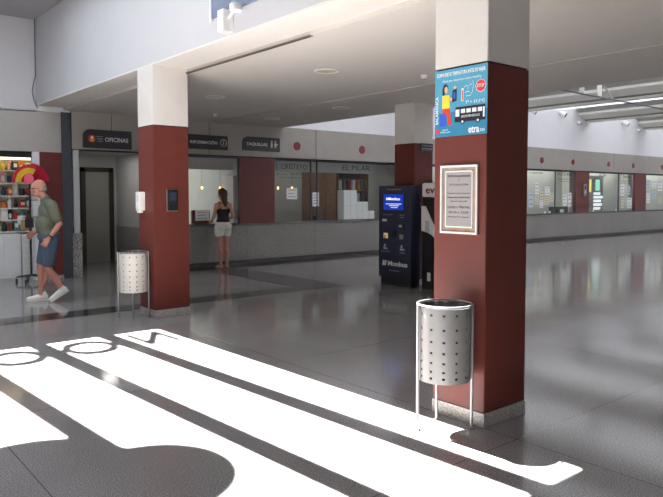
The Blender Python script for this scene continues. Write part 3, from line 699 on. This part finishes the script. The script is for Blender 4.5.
for s, z, w_, h_ in (('PUNTO DE INFORMACIÓN', .39, .19, .018), ('Y', .362, .012, .014), ('A T E N C I Ó N', .332, .16, .018), ('Desde el mes de junio', .275, .19, .014), ('Estaremos atendiendo', .248, .19, .014), ('(horario especial)', .222, .14, .012), ('Lunes a Viernes', .182, .19, .02), ('09:30 a 13:30', .145, .17, .016), ('Disculpen las molestias', .115, .18, .011)):
    text('lettering', s, .02, INK, no, NW / 2, -.0095, z, width=w_, height=h_, ext=.0004)

# ------------------------------------------------------------------ litter bins
def bin_(label, x, y, rz_, m_):
    t = thing('litter_bin', label, 'litter bin', (x, y, 0), rz_, 'perforated litter bins')
    # local: front faces -y.  three legs: front corners and back
    ra, rb, z0, z1 = .172, .165, .335, .82
    seg, rows = 128, 68
    bm = bmesh.new(); vs = []
    for j in range(rows + 1):
        z = z0 + (z1 - z0) * j / rows
        vs.append([bm.verts.new((ra * math.sin(2 * PI * i / seg), -rb * math.cos(2 * PI * i / seg), z)) for i in range(seg)])
    holes = set()
    for jr in (61, 48, 37, 27, 18, 10, 4):
        for ic in range(-27, 101, 10):
            for dj in (0, 1):
                for di in (0, 1): holes.add((jr + dj, (ic + di) % seg))
    for j in range(rows):
        for i in range(seg):
            if (j, i) in holes: continue
            bm.faces.new((vs[j][i], vs[j][(i + 1) % seg], vs[j + 1][(i + 1) % seg], vs[j + 1][i]))
    me = bpy.data.meshes.new('body'); bm.to_mesh(me); bm.free()
    tmp = bpy.data.objects.new('tmp', me); COL.objects.link(tmp)
    so = tmp.modifiers.new('s', 'SOLIDIFY'); so.thickness = .003
    dg = bpy.context.evaluated_depsgraph_get(); dg.update(); me2 = bpy.data.meshes.new_from_object(tmp.evaluated_get(dg)); bpy.data.objects.remove(tmp)
    me2.materials.clear(); me2.materials.append(m_)
    for p in me2.polygons: p.use_smooth = True
    try: me2.set_sharp_from_angle(angle=math.radians(40))
    except Exception: pass
    b = bpy.data.objects.new('body', me2); COL.objects.link(b); b.parent = t
    MB().lathe([(.155, 0), (.155, .012)], (0, 0, z0 + .002), 32).build('bottom', SEAM, t)
    ringp = [((ra + .006) * math.sin(2 * PI * i / 40), -(rb + .006) * math.cos(2 * PI * i / 40), z1 + (.012 if abs(math.sin(2 * PI * i / 40)) < .9 else .012)) for i in range(41)]
    MB().tube(ringp, .0065, 8).build('rim', ALU, t, smooth=True)
    for a in (-PI / 2 + .12, PI / 2 - .12, PI):
        px_, py_ = (ra + .012) * math.sin(a), -(rb + .012) * math.cos(a)
        lg = MB().cyl((px_, py_, 0), (px_, py_, z1 + .012), .0105, 12).build('leg', ALU, t, smooth=True)
        MB().lathe([(.022, 0), (.022, .006), (.012, .01)], (px_, py_, 0), 16).build('foot', ALU, lg)
    # crumpled liner
    bmL = MB(); n = 40; rings = []
    for j, (f, z) in enumerate([(1.0, z1 + .004), (.95, z1 - .03), (.93, z1 - .12), (.92, z0 + .2), (.85, z0 + .03)]):
        rings.append([bmL.bm.verts.new(((ra - .012) * f * (1 + .04 * random.uniform(-1, 1)) * math.sin(2 * PI * i / n), -(rb - .012) * f * (1 + .04 * random.uniform(-1, 1)) * math.cos(2 * PI * i / n), z + random.uniform(-.012, .012 if j else .006))) for i in range(n)])
    for q, w_ in zip(rings, rings[1:]):
        for k in range(n): bmL.bm.faces.new((q[k], q[(k + 1) % n], w_[(k + 1) % n], w_[k]))
    bmL.bm.faces.new(rings[-1])
    bmL.build('bag_liner', mat('liner_dark', (46, 46, 48), .35), t)
    return t
bin_('silver perforated litter bin standing against the poster pillar', 3.325, 2.85, math.radians(-33), BIN)
bin_('pale perforated litter bin standing beside the information pillar', 3.335, 7.93, math.radians(-20), BINF)

# ------------------------------------------------------------------ dispenser and reader on the far pillar
t = thing('soap_dispenser', 'white hand gel dispenser on the side of the information pillar', 'dispenser', (XB, 8.05, 1.34), -PI / 2)
MB().box(-.07, .07, -.075, 0, .0, .245, .02).build('body', WPLAS, t, smooth=True); MB().box(-.04, .04, -.07, -.02, -.025, .01, .008).build('push_bar', WPLAS, t); MB().box(-.02, .02, -.078, -.073, .12, .2).build('level_window', GREY, t)
t = thing('card_reader', 'black narrow display panel on the front of the information pillar', 'reader', (3.705, 7.73, 1.345))
MB().box(0, .135, -.03, 0, 0, .265, .008).build('housing', BLACK, t); MB().box(-.008, .143, -.012, 0, -.008, .273, .004).build('bezel', ALU, t)
MB().box(.025, .11, -.033, -.03, .12, .23).build('screen', mat('dull_screen', (52, 60, 72), .2), t)

# ------------------------------------------------------------------ navy ticket kiosk
KX, KY0 = 7.95, 8.32
k = thing('ticket_kiosk', 'navy self-service ticket kiosk with lit blue screen by the pillar', 'ticket machine', (KX, KY0, 0), -PI / 2)
KW = .77
MB().box(0, KW, 0, .235, .13, 1.70, .02).build('body', NAVY, k, smooth=True)
MB().box(.05, KW - .02, .02, .23, 0, .13).build('pedestal', BLACK, k)
MB().box(.015, .05, .04, .2, 0, .13).build('pedestal_light_strip', NAVYL, k)
MB().box(.12, .62, -.012, 0, 1.27, 1.57, .004).build('screen_bezel', BLACK, k)
sc = MB().box(.135, .605, -.016, -.012, 1.285, 1.555).build('screen', mat('screen_blue', (20, 50, 150), .2, emit=(24, 64, 190), estr=.55), k)
SW_ = mat('screen_white', (235, 240, 250), .4, emit=(230, 238, 250), estr=.9)
text('screen_lettering', 'Monbus', .08, SW_, sc, .39, -.018, 1.475, width=.28, height=.05, bold=.002)
MB().box(.2, .23, -.018, -.016, 1.455, 1.495).build('screen_icon', SW_, sc); MB().box(.19, .56, -.018, -.016, 1.385, 1.395).build('screen_line', SW_, sc); MB().box(.27, .50, -.018, -.016, 1.355, 1.365).build('screen_line', SW_, sc); MB().box(.31, .47, -.018, -.016, 1.325, 1.333).build('screen_line', SW_, sc)
GOLD = mat('gold_print', (190, 170, 130), .5); LG = mat('print_grey', (170, 174, 184), .5)
text('header_lettering', 'TAQUILLA', .04, GOLD, k, .36, -.002, 1.635, width=.36, height=.028)
text('label_lettering', 'LECTOR DE CÓDIGOS', .02, LG, k, .22, -.002, 1.205, width=.24, height=.016); text('label_lettering', 'TARJETA', .02, LG, k, .56, -.002, 1.205, width=.14, height=.016); text('label_lettering', 'CHIP', .02, LG, k, .56, -.002, 1.165, width=.1, height=.016)
MB().box(.10, .20, -.012, 0, 1.09, 1.13, .003).build('code_reader', SIGNW, k)
MB().box(.49, .62, -.02, 0, .97, 1.06, .006).build('keypad', BLACK, k); MB().box(.51, .58, -.024, -.02, 1.0, 1.04).build('keypad_display', LG, k)
MB().box(.34, .43, -.02, 0, .82, .95, .006).build('card_slot', BLACK, k); MB().box(.52, .60, -.02, 0, .80, .88, .006).build('note_slot', ALU, k)
MB().box(.13, .23, -.008, 0, .80, .89, .003).build('lit_slot', mat('slot_amber', (240, 210, 150), .4, emit=(255, 220, 150), estr=.25), k)
MB().box(.155, .175, -.011, -.008, .80, .86).build('slot_flap', BLACK, k)
for u in (.12, .52):
    ic = MB().ell((u + .04, -.002, .68), (.025, .004, .025), 10).box(u, u + .1, -.003, 0, .61, .64).tube([(u, -.002, .66), (u + .06, -.002, .645)], .006, 6); ic.build('pictogram', LG, k)
text('label_lettering', 'BILLETES', .02, LG, k, .17, -.002, .57, width=.2, height=.018); text('label_lettering', 'CAMBIO', .02, LG, k, .57, -.002, .57, width=.14, height=.018)
text('brand_lettering', 'Monbus', .12, SIGNW, k, .46, -.002, .37, width=.46, height=.085, bold=.004)
MB().prism([(.09, .33), (.13, .33), (.15, .42), (.11, .42)], 'y', -.003, 0).prism([(.14, .33), (.18, .33), (.20, .42), (.16, .42)], 'y', -.003, 0).build('brand_icon', SIGNW, k)
text('web_lettering', 'www.monbus.es', .03, LG, k, .38, -.002, .255, width=.24, height=.018)

e = thing('second_ticket_machine', 'white and black ticket machine half hidden behind the poster pillar', 'ticket machine', (8.10, 7.44, 0), -PI / 2)
MB().box(0, .8, 0, .4, 0, 1.50, .01).build('body', BLACK, e)
MB().box(0, .8, -.01, .4, 1.51, 1.74, .03).build('header', WPLAS, e)
text('header_lettering', 'evas', .12, DOT, e, .26, -.012, 1.62, width=.36, height=.085, bold=.003)
wv = [(0, .98), (0, 1.34)] + [(.0 + .02 * i, 1.34) for i in range(1, 2)] + [(.5, .55), (.5, .42)]
curve_ = [(.0, .95)] + [(.52 * math.sin(a), .95 - .62 * (1 - math.cos(a))) for a in [PI / 2 * i_ / 10 for i_ in range(1, 11)]]
MB().prism([(0, 1.36), (.08, 1.36)] + [(.6, .5), (.6, .33)] + curve_[::-1][1:], 'y', -.02, 0).build('white_panel', WPLAS, e)
MB().box(.09, .17, -.026, -.02, .93, 1.12).build('payment_slot', GREY, e); MB().box(.12, .19, -.006, 0, .13, .27).build('lock_plate', WPLAS, e)
t = thing('small_wall_sign', 'small dark sign on the pillar above the second ticket machine', 'sign', (8.33, 7.71, 2.29))
MB().box(0, .30, -.02, 0, 0, .13).build('panel', SIGN, t)
text('lettering', 'TAQUILLAS', .03, LG, t, .15, -.022, .09, width=.24, height=.028); text('lettering', 'AUTOMÁTICAS', .03, LG, t, .15, -.022, .04, width=.25, height=.03)

# ------------------------------------------------------------------ ceiling fittings
for x, y, lb in [(5.28, 6.48, 'round recessed downlight in the low ceiling nearest the poster pillar'), (5.3, 9.3, 'round recessed downlight above the far pillar in the low ceiling'), (7.7, 9.05, 'round recessed downlight in front of the navy kiosk'), (7.7, 11.2, 'round recessed downlight just before the ticket office fascia')]:
    t = thing('recessed_downlight', lb, 'ceiling light', (x, y, ZC), group='recessed downlights in the low ceiling')
    MB().lathe([(.16, 0), (.16, -.01), (.14, -.016), (.12, -.004)], (0, 0, 0), 28).build('trim_ring', WPLAS, t, smooth=True)
    MB().lathe([(.12, -.002), (.12, -.008)], (0, 0, 0), 24).build('lens', mat('dull_lens', (196, 186, 170), .4), t)
for x, y, lb in [(6.44, 5.9, 'small white detector on the low ceiling near the poster pillar'), (6.45, 11.3, 'small white detector on the low ceiling near the ticket wall')]:
    t = thing('ceiling_detector', lb, 'detector', (x, y, ZC), group='ceiling detectors')
    MB().lathe([(.05, 0), (.05, -.02), (.035, -.045), (.015, -.05)], (0, 0, 0), 20).build('body', WPLAS, t, smooth=True); MB().cyl((0, 0, -.05), (0, 0, -.065), .01, 8).build('tip', ALU, t)
t = thing('slot_vent', 'dark slot vent in the ceiling step along the beam', 'vent', (4.0, 5.15, ZC))
MB().box(-.02, .03, 0, 2.7, -.006, .004).build('frame', mat('vent_grey', (120, 114, 108), .7), t)
MB().box(-.012, .022, .03, 2.67, -.010, -.006).build('slot', mat('vent_dark', (70, 66, 62), .7), t)

# ------------------------------------------------------------------ sawtooth roof over the far hall
PER, V0 = 4.45, 9.05
prof = []
nb = 9
for i in range(nb):
    v = V0 + PER * i
    prof += [(v, 4.17), (v + 3.65, 4.58)]
prof.append((V0 + PER * nb, 4.17))
struct('wall_hall', MB().prism([(XE, 3.0)] + [(XE, 4.17)] + prof + [(V0 + PER * nb, 3.0)], 'y', YW + .03, YW + .13), WHITE)
lf, sf, wb = MB(), MB(), MB()
for i in range(nb):
    v = V0 + PER * i; p = v + 3.65; q = v + PER
    lf.prism([(v, 4.17), (p, 4.58), (p, 4.61), (v, 4.20)], 'y', -6, YW + .1)
    sf.prism([(p, 4.585), (q, 4.17), (q, 4.21), (p, 4.625)], 'y', -6, YW + .1)
    m0 = .45; ax, az = p + (q - p) * m0, 4.58 - .41 * m0
    wb.prism([(ax - .14, az - .02), (ax + .16, az - .17), (ax + .2, az - .04), (ax - .1, az + .08)], 'y', -6, YW + .02)
    wb.prism([(q - .12, 4.14), (q + .16, 4.14), (q + .16, 4.2), (q - .12, 4.2)], 'y', -6, YW + .02)
struct('ceiling_skylight_sheets', lf, POLY)
struct('ceiling_sawtooth', sf, ROOFP)
struct('trim_13', wb, ROOFW)
sbox('wall_ceiling_edge', WHITE, XE - .05, XE, -6, YW, ZC + .28, 4.3)
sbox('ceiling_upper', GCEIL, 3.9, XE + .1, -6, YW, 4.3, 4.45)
tr = thing('roof_truss', 'slender white steel roof truss under the sawtooth roof', 'truss', (9.2, 7.73, 3.76))
MB().cyl((0, 0, 0), (24, 0, -.05), .018, 8).build('bottom_chord', mat('dark_steel_rod', (110, 110, 110), .5), tr)
for x in (4.3, 5.05, 8.7, 9.5, 13.2, 14.0, 17.6, 18.4): MB().box(x - .09, x + .09, -.012, .012, .02, .62 if x in (5.05, 9.5, 14.0, 18.4) else .45).build('hanger_plate', ROOFW, tr)
for x in (4.7, 9.15, 13.6, 18.05): MB().cyl((x, 0, .62), (x + .95, 0, 0), .02, 8).build('diagonal_rod', GREY, tr)
for x, z, s, lb in [(20.6, 4.35, .72, 'white floodlight high on the wall above the first papered pane'), (25.04, 4.32, .72, 'white floodlight high on the wall above the imitated reflection'), (21.75, 4.12, .45, 'small white wall spotlight above the intercom panel'), (26.15, 4.12, .45, 'small white wall spotlight above the plain red panel'), (18.93, 4.28, .5, 'small white wall spotlight next to the poster pillar')]:
    t = thing('floodlight', lb, 'lamp', (x, YW + .03, z), group='white lamps on the upper wall')
    MB().box(-.05 * s, .05 * s, -.05 * s, 0, -.06 * s, .06 * s, .008 * s).build('bracket', WPLAS, t)
    ax = Vector((.3, -1, -.55)).normalized(); c = Vector((0, -.12 * s, -.02))
    MB().tube([c - ax * .1 * s, c - ax * .04 * s, c + ax * .1 * s, c + ax * .22 * s], [.06 * s, .1 * s, .12 * s, .14 * s], 18).build('head', WPLAS, t, smooth=True)
    MB().tube([c + ax * .222 * s, c + ax * .228 * s], .115 * s, 18).build('lens', BLACK, t)

# ------------------------------------------------------------------ people
SKIN = mat('skin_man', (176, 122, 104), .55, noise=.05, nscale=30); SKINW = mat('skin_woman', (190, 136, 112), .55, noise=.04, nscale=30)
def hand(wrist, d, palm_n, side, curl=.4, L=.175):
    """palm, four unequal bent fingers and a thumb leaving the side of the palm; d = pointing direction, palm_n = where the palm faces, side = direction of the thumb"""
    w = Vector(wrist); d = Vector(d).normalized(); n = Vector(palm_n); n = (n - d * n.dot(d)).normalized(); s = Vector(side); s = (s - d * s.dot(d) - n * s.dot(n)).normalized()
    caps = []
    for k in range(4):
        off = s * (.03 - .02 * k); caps.append((w + off * .7 + d * .015, .013, w + off + d * .08, .0125))
    for k, ln in enumerate((.068, .078, .072, .055)):
        b = w + s * (.033 - .022 * k) + d * .085
        spread = s * (.0035 * (1.5 - k))
        m1 = b + (d * math.cos(curl * .6) + n * math.sin(curl * .6)) * ln * .45 + spread; m2 = m1 + (d * math.cos(curl * 1.4) + n * math.sin(curl * 1.4)) * ln * .32 + spread * .6; m3 = m2 + (d * math.cos(curl * 2.2) + n * math.sin(curl * 2.2)) * ln * .25
        caps += [(b, .0095, m1, .009), (m1, .009, m2, .0082), (m2, .0082, m3, .0072)]
    tb = w + s * .028 + d * .025; t1 = tb + (s * .75 + d * .7 + n * .3).normalized() * .04; t2 = t1 + (s * .3 + d * .9 + n * .4).normalized() * .032
    caps += [(tb, .014, t1, .0115), (t1, .011, t2, .009)]
    return caps
def head(c, yaw, r=1.0):
    """ellipsoids and capsules of a head whose face looks along +x turned by yaw"""
    R = Matrix.Rotation(yaw, 3, 'Z'); c = Vector(c); P = lambda x, y, z: c + R @ Vector((x, y, z)) * r
    ells = [(P(0, 0, .02), (.098 * r, .077 * r, .108 * r), R), (P(.028, 0, -.055), (.066 * r, .058 * r, .07 * r), R), (P(.052, 0, -.095), (.032 * r, .034 * r, .024 * r), R),
            (P(.105, 0, -.025), (.017 * r, .014 * r, .018 * r), R), (P(.085, .038, -.03), (.02 * r, .024 * r, .02 * r), R), (P(.085, -.038, -.03), (.02 * r, .024 * r, .02 * r), R),
            (P(-.005, .079, -.01), (.02 * r, .01 * r, .032 * r), R), (P(-.005, -.079, -.01), (.02 * r, .01 * r, .032 * r), R), (P(.084, 0, .032), (.018 * r, .05 * r, .012 * r), R),
            (P(.088, 0, -.063), (.014 * r, .025 * r, .007 * r), R), (P(.085, 0, -.077), (.013 * r, .022 * r, .007 * r), R)]
    caps = [(P(.09, 0, .025), .009 * r, P(.108, 0, -.02), .012 * r)]
    return caps, ells, P, R

# ---- man: local +x is where he walks, +y his left-hand side, z up
man = thing('person', 'bald person in olive polo shirt, denim shorts and white trainers walking past the shop', 'person', (2.95, 9.98, 0), math.radians(172))
hc = (.135, 0, 1.635)
hcaps, hells, HP, HR = head(hc, math.radians(14), 1.02)
caps = list(hcaps)
caps += [((.03, 0, 1.44), .06, (.11, 0, 1.57), .055)]                                   # neck
caps += [((0, 0, 1.02), .13, (.025, 0, 1.3), .13), ((.02, -.13, 1.40), .06, (.02, .13, 1.40), .06)]
# legs: right leg leads flat on the ground, left leg trails with the heel lifted
Rk, Ra = (.12, -.09, .50), (.12, -.09, .09); Lk, La = (.05, .09, .49), (-.16, .09, .13)
caps += [((.02, -.09, .9), .095, Rk, .058), (Rk, .056, Ra, .037), ((0, .09, .9), .095, Lk, .058), (Lk, .056, La, .037)]
caps += [((.04, -.09, .40), .056, (.09, -.09, .25), .045), ((-.02, .09, .38), .056, (-.09, .09, .25), .045)]
# arms
LS, LE, LWr = (.0, .19, 1.39), (-.09, .25, 1.13), (.05, .26, .93); RS, RE, RWr = (.0, -.19, 1.39), (-.02, -.25, 1.11), (.18, -.20, 1.0)
caps += [(LS, .055, LE, .042), (LE, .042, LWr, .029), (RS, .055, RE, .042), (RE, .042, RWr, .029)]
caps += hand(LWr, (.6, -.05, -.8), (-.3, -1, -.2), (.8, 0, .5), .5) + hand(RWr, (.8, .1, -.6), (-.2, 1, -.2), (.6, 0, .8), .6)
ells = list(hells) + [((.035, 0, 1.12), (.135, .16, .16)), ((0, 0, .93), (.13, .165, .12)), ((.02, 0, 1.32), (.115, .18, .13))]
organic('body', SKIN, man, caps, ells, .0075, 3)
POLO = mat('olive_polo', (92, 98, 82), .85, noise=.06, nscale=60); DENIM = mat('denim', (66, 80, 100), .85, noise=.08, nscale=80)
organic('polo_shirt', POLO, man, [((.02, -.14, 1.40), .08, (.02, .14, 1.40), .08), (LS, .085, (-.062, .232, 1.20), .073), (RS, .085, (-.015, -.235, 1.19), .073), ((.025, 0, 1.42), .085, (.055, 0, 1.49), .068)],
        [((.045, 0, 1.12), (.155, .18, .19)), ((.015, 0, 1.0), (.15, .185, .11)), ((.02, 0, 1.31), (.135, .2, .16))], .01, 5)
organic('shorts', DENIM, man, [((.02, -.09, .89), .117, (.093, -.095, .58), .088), ((0, .09, .89), .117, (.042, .098, .58), .088)], [((.015, 0, .945), (.162, .187, .10))], .01, 4)
MB().tube([HP(.0, .0, 0) + HR @ Vector((.055 + .005, y, .0)) for y in (0, 0)] if False else [HP(.105, .045, -.002), HP(.108, .012, .0), HP(.108, -.012, .0), HP(.105, -.045, -.002)], .003, 6).tube([HP(.1, .052, 0), HP(.0, .083, .008)], .003, 6).tube([HP(.1, -.052, 0), HP(.0, -.083, .008)], .003, 6).build('spectacles', BLACK, man)
for s in (-1, 1): MB().ell(HP(.088, s * .032, -.001), (.011, .013, .011), 12).build('eye', mat('eye_dark', (70, 56, 50), .3), man)
organic('hair', mat('grey_hair', (130, 122, 116), .9), man, [], [(HP(-.035, .05, .0), (.055, .034, .05), HR), (HP(-.035, -.05, .0), (.055, .034, .05), HR), (HP(-.07, 0, -.005), (.04, .06, .055), HR)], .008, 3)
u = (Vector(LWr) - Vector(LE)).normalized(); wc = Vector(LWr) - u * .03
MB().tube([wc - u * .012, wc + u * .012], .037, 18).build('watch', BLACK, man)
for nm, ank, pitch in (('right', Ra, 0), ('left', La, .55)):
    Rm = Matrix.Rotation(pitch, 3, 'Y'); A = Vector(ank) + (Vector((0, 0, 0)))
    base = Vector((ank[0], ank[1], .0)) if pitch == 0 else Vector((ank[0] + .01, ank[1], .095))
    Q = lambda x, y, z: base + Rm @ Vector((x, y, z))
    sh_ = organic('shoe', mat('white_trainer', (226, 222, 214), .7), man, [(Q(-.05, 0, .055), .045, Q(.06, 0, .05), .045), (Q(.06, 0, .045), .044, Q(.17, 0, .036), .036), (Q(-.045, 0, .07), .04, Q(-.03, 0, .10), .043)], [], .008, 3)
    MB().box(-.095, .205, -.045, .045, 0, .022, .01).build('sole', mat('trainer_sole', (206, 200, 190), .7), sh_)
    so_ = sh_.children[0]; so_.data.transform(Matrix.Translation(base) @ Rm.to_4x4())

# ---- woman facing the counter (local +x towards the booths)
wo = thing('person', 'person with long brown hair, black tank top and white shorts standing at the counter', 'person', (7.13, 12.22, 0), PI / 2)
hcaps, hells, HP, HR = head((.05, 0, 1.56), 0, .95)
caps = list(hcaps) + [((0, 0, 1.40), .048, (.03, 0, 1.50), .045)]
caps += [((0, -.115, 1.345), .045, (0, .115, 1.345), .045), ((0, 0, 1.02), .105, (0, 0, 1.2), .11)]
for s, off in ((-1, .0), (1, -.02)):
    K = (.02 + off, s * .085, .46); A = (-.01 + off, s * .08, .075)
    caps += [((0, s * .085, .86), .088, K, .052), (K, .05, A, .033), ((-.012 + off, s * .085, .36), .05, (-.01 + off, s * .083, .22), .04)]
    caps += [((-.03 + off, s * .08, .035), .03, (.06 + off, s * .085, .03), .03), ((.06 + off, s * .085, .026), .03, (.15 + off, s * .09, .02), .022)]
    Sx, Ex, Wx = (0, s * .165, 1.335), (-.03, s * .235, 1.08), (.20, s * .17, .99)
    caps += [(Sx, .042, Ex, .034), (Ex, .034, Wx, .024)]
    caps += hand(Wx, (.9, -s * .3, -.25), (0, 0, -1), (.2, -s, 0), .3)
ells = list(hells) + [((0, 0, .9), (.115, .165, .12)), ((0, 0, 1.27), (.1, .145, .12)), ((-.04, .07, .88), (.09, .085, .09)), ((-.04, -.07, .88), (.09, .085, .09))]
organic('body', SKINW, wo, caps, ells, .0075, 3)
organic('tank_top', mat('black_cotton', (26, 26, 30), .85), wo, [((0, 0, 1.0), .125, (0, 0, 1.15), .125), ((-.05, .085, 1.26), .03, (-.015, .095, 1.39), .018), ((-.05, -.085, 1.26), .03, (-.015, -.095, 1.39), .018), ((.05, .085, 1.28), .03, (.0, .095, 1.39), .018), ((.05, -.085, 1.28), .03, (.0, -.095, 1.39), .018)],
        [((0, 0, 1.19), (.118, .158, .10)), ((0, 0, .99), (.118, .155, .06))], .008, 3)
organic('shorts', mat('white_denim', (226, 222, 212), .85), wo, [((0, .085, .86), .108, (.008, .092, .73), .098), ((0, -.085, .86), .108, (.008, -.092, .73), .098)], [((-.01, 0, .92), (.13, .172, .09)), ((-.045, .075, .87), (.10, .095, .10)), ((-.045, -.075, .87), (.10, .095, .10))], .009, 4)
organic('hair', mat('brown_hair', (84, 62, 48), .8, noise=.2, nscale=60), wo, [((-.03, 0, 1.58), .088, (-.055, .0, 1.46), .062), ((-.055, .02, 1.46), .055, (-.085, .0, 1.32), .032), ((-.05, -.03, 1.46), .045, (-.08, -.02, 1.34), .03)], [(HP(-.02, 0, .035), (.095, .085, .10), HR)], .009, 3)
for s in (-1, 1): MB().ell(HP(.088, s * .032, -.001), (.011, .013, .011), 12).build('eye', mat('eye_dark', (70, 56, 50), .3), wo)
for s, off in ((-1, .0), (1, -.02)):
    MB().box(-.07 + off, .19 + off, s * .087 - .042, s * .087 + .042, 0, .012, .004).tube([(.07 + off, s * .087 - .036, .01), (.075 + off, s * .087, .066), (.07 + off, s * .087 + .036, .01)], .006, 6).build('sandal', mat('tan_leather', (140, 100, 74), .7), wo)

# ------------------------------------------------------------------ light, camera
sun = bpy.data.lights.new('sun', 'SUN'); sun.energy = 160; sun.angle = math.radians(.53); sun.color = (1, .975, .94)
so = bpy.data.objects.new('sun', sun); COL.objects.link(so)
so.rotation_euler = Vector((SL, -1, -1 / TAN)).normalized().to_track_quat('-Z', 'Y').to_euler(); so.location = (3, 20, 14)
wd = bpy.data.worlds.new('sky'); S.world = wd; wd.use_nodes = True
bg = wd.node_tree.nodes['Background']; bg.inputs['Color'].default_value = (.80, .89, 1.0, 1); bg.inputs['Strength'].default_value = 4.4

cam = bpy.data.cameras.new('camera'); cam.sensor_width = 36; cam.sensor_fit = 'HORIZONTAL'; cam.lens = 660 / 663 * 36; cam.clip_end = 200
cam.shift_y = -22.5 / 663
co = bpy.data.objects.new('camera', cam); COL.objects.link(co); co.location = (0, 0, 1.55)
P_ = math.atan(31.5 / 660); A_ = math.radians(50.4)
fw = Vector((math.cos(A_) * math.cos(P_), math.sin(A_) * math.cos(P_), -math.sin(P_)))
co.rotation_euler = fw.to_track_quat('-Z', 'Y').to_euler()
S.camera = co
S.view_settings.view_transform = 'Standard'; S.view_settings.look = 'None'; S.view_settings.gamma = 1; S.view_settings.use_curve_mapping = False
S.view_settings.exposure = 0.0
S.cycles.use_denoising = True
S.cycles.max_bounces = 10; S.cycles.diffuse_bounces = 6; S.cycles.glossy_bounces = 4; S.cycles.transparent_max_bounces = 16
S.cycles.sample_clamp_indirect = 6
S.cycles.caustics_reflective = False; S.cycles.caustics_refractive = False
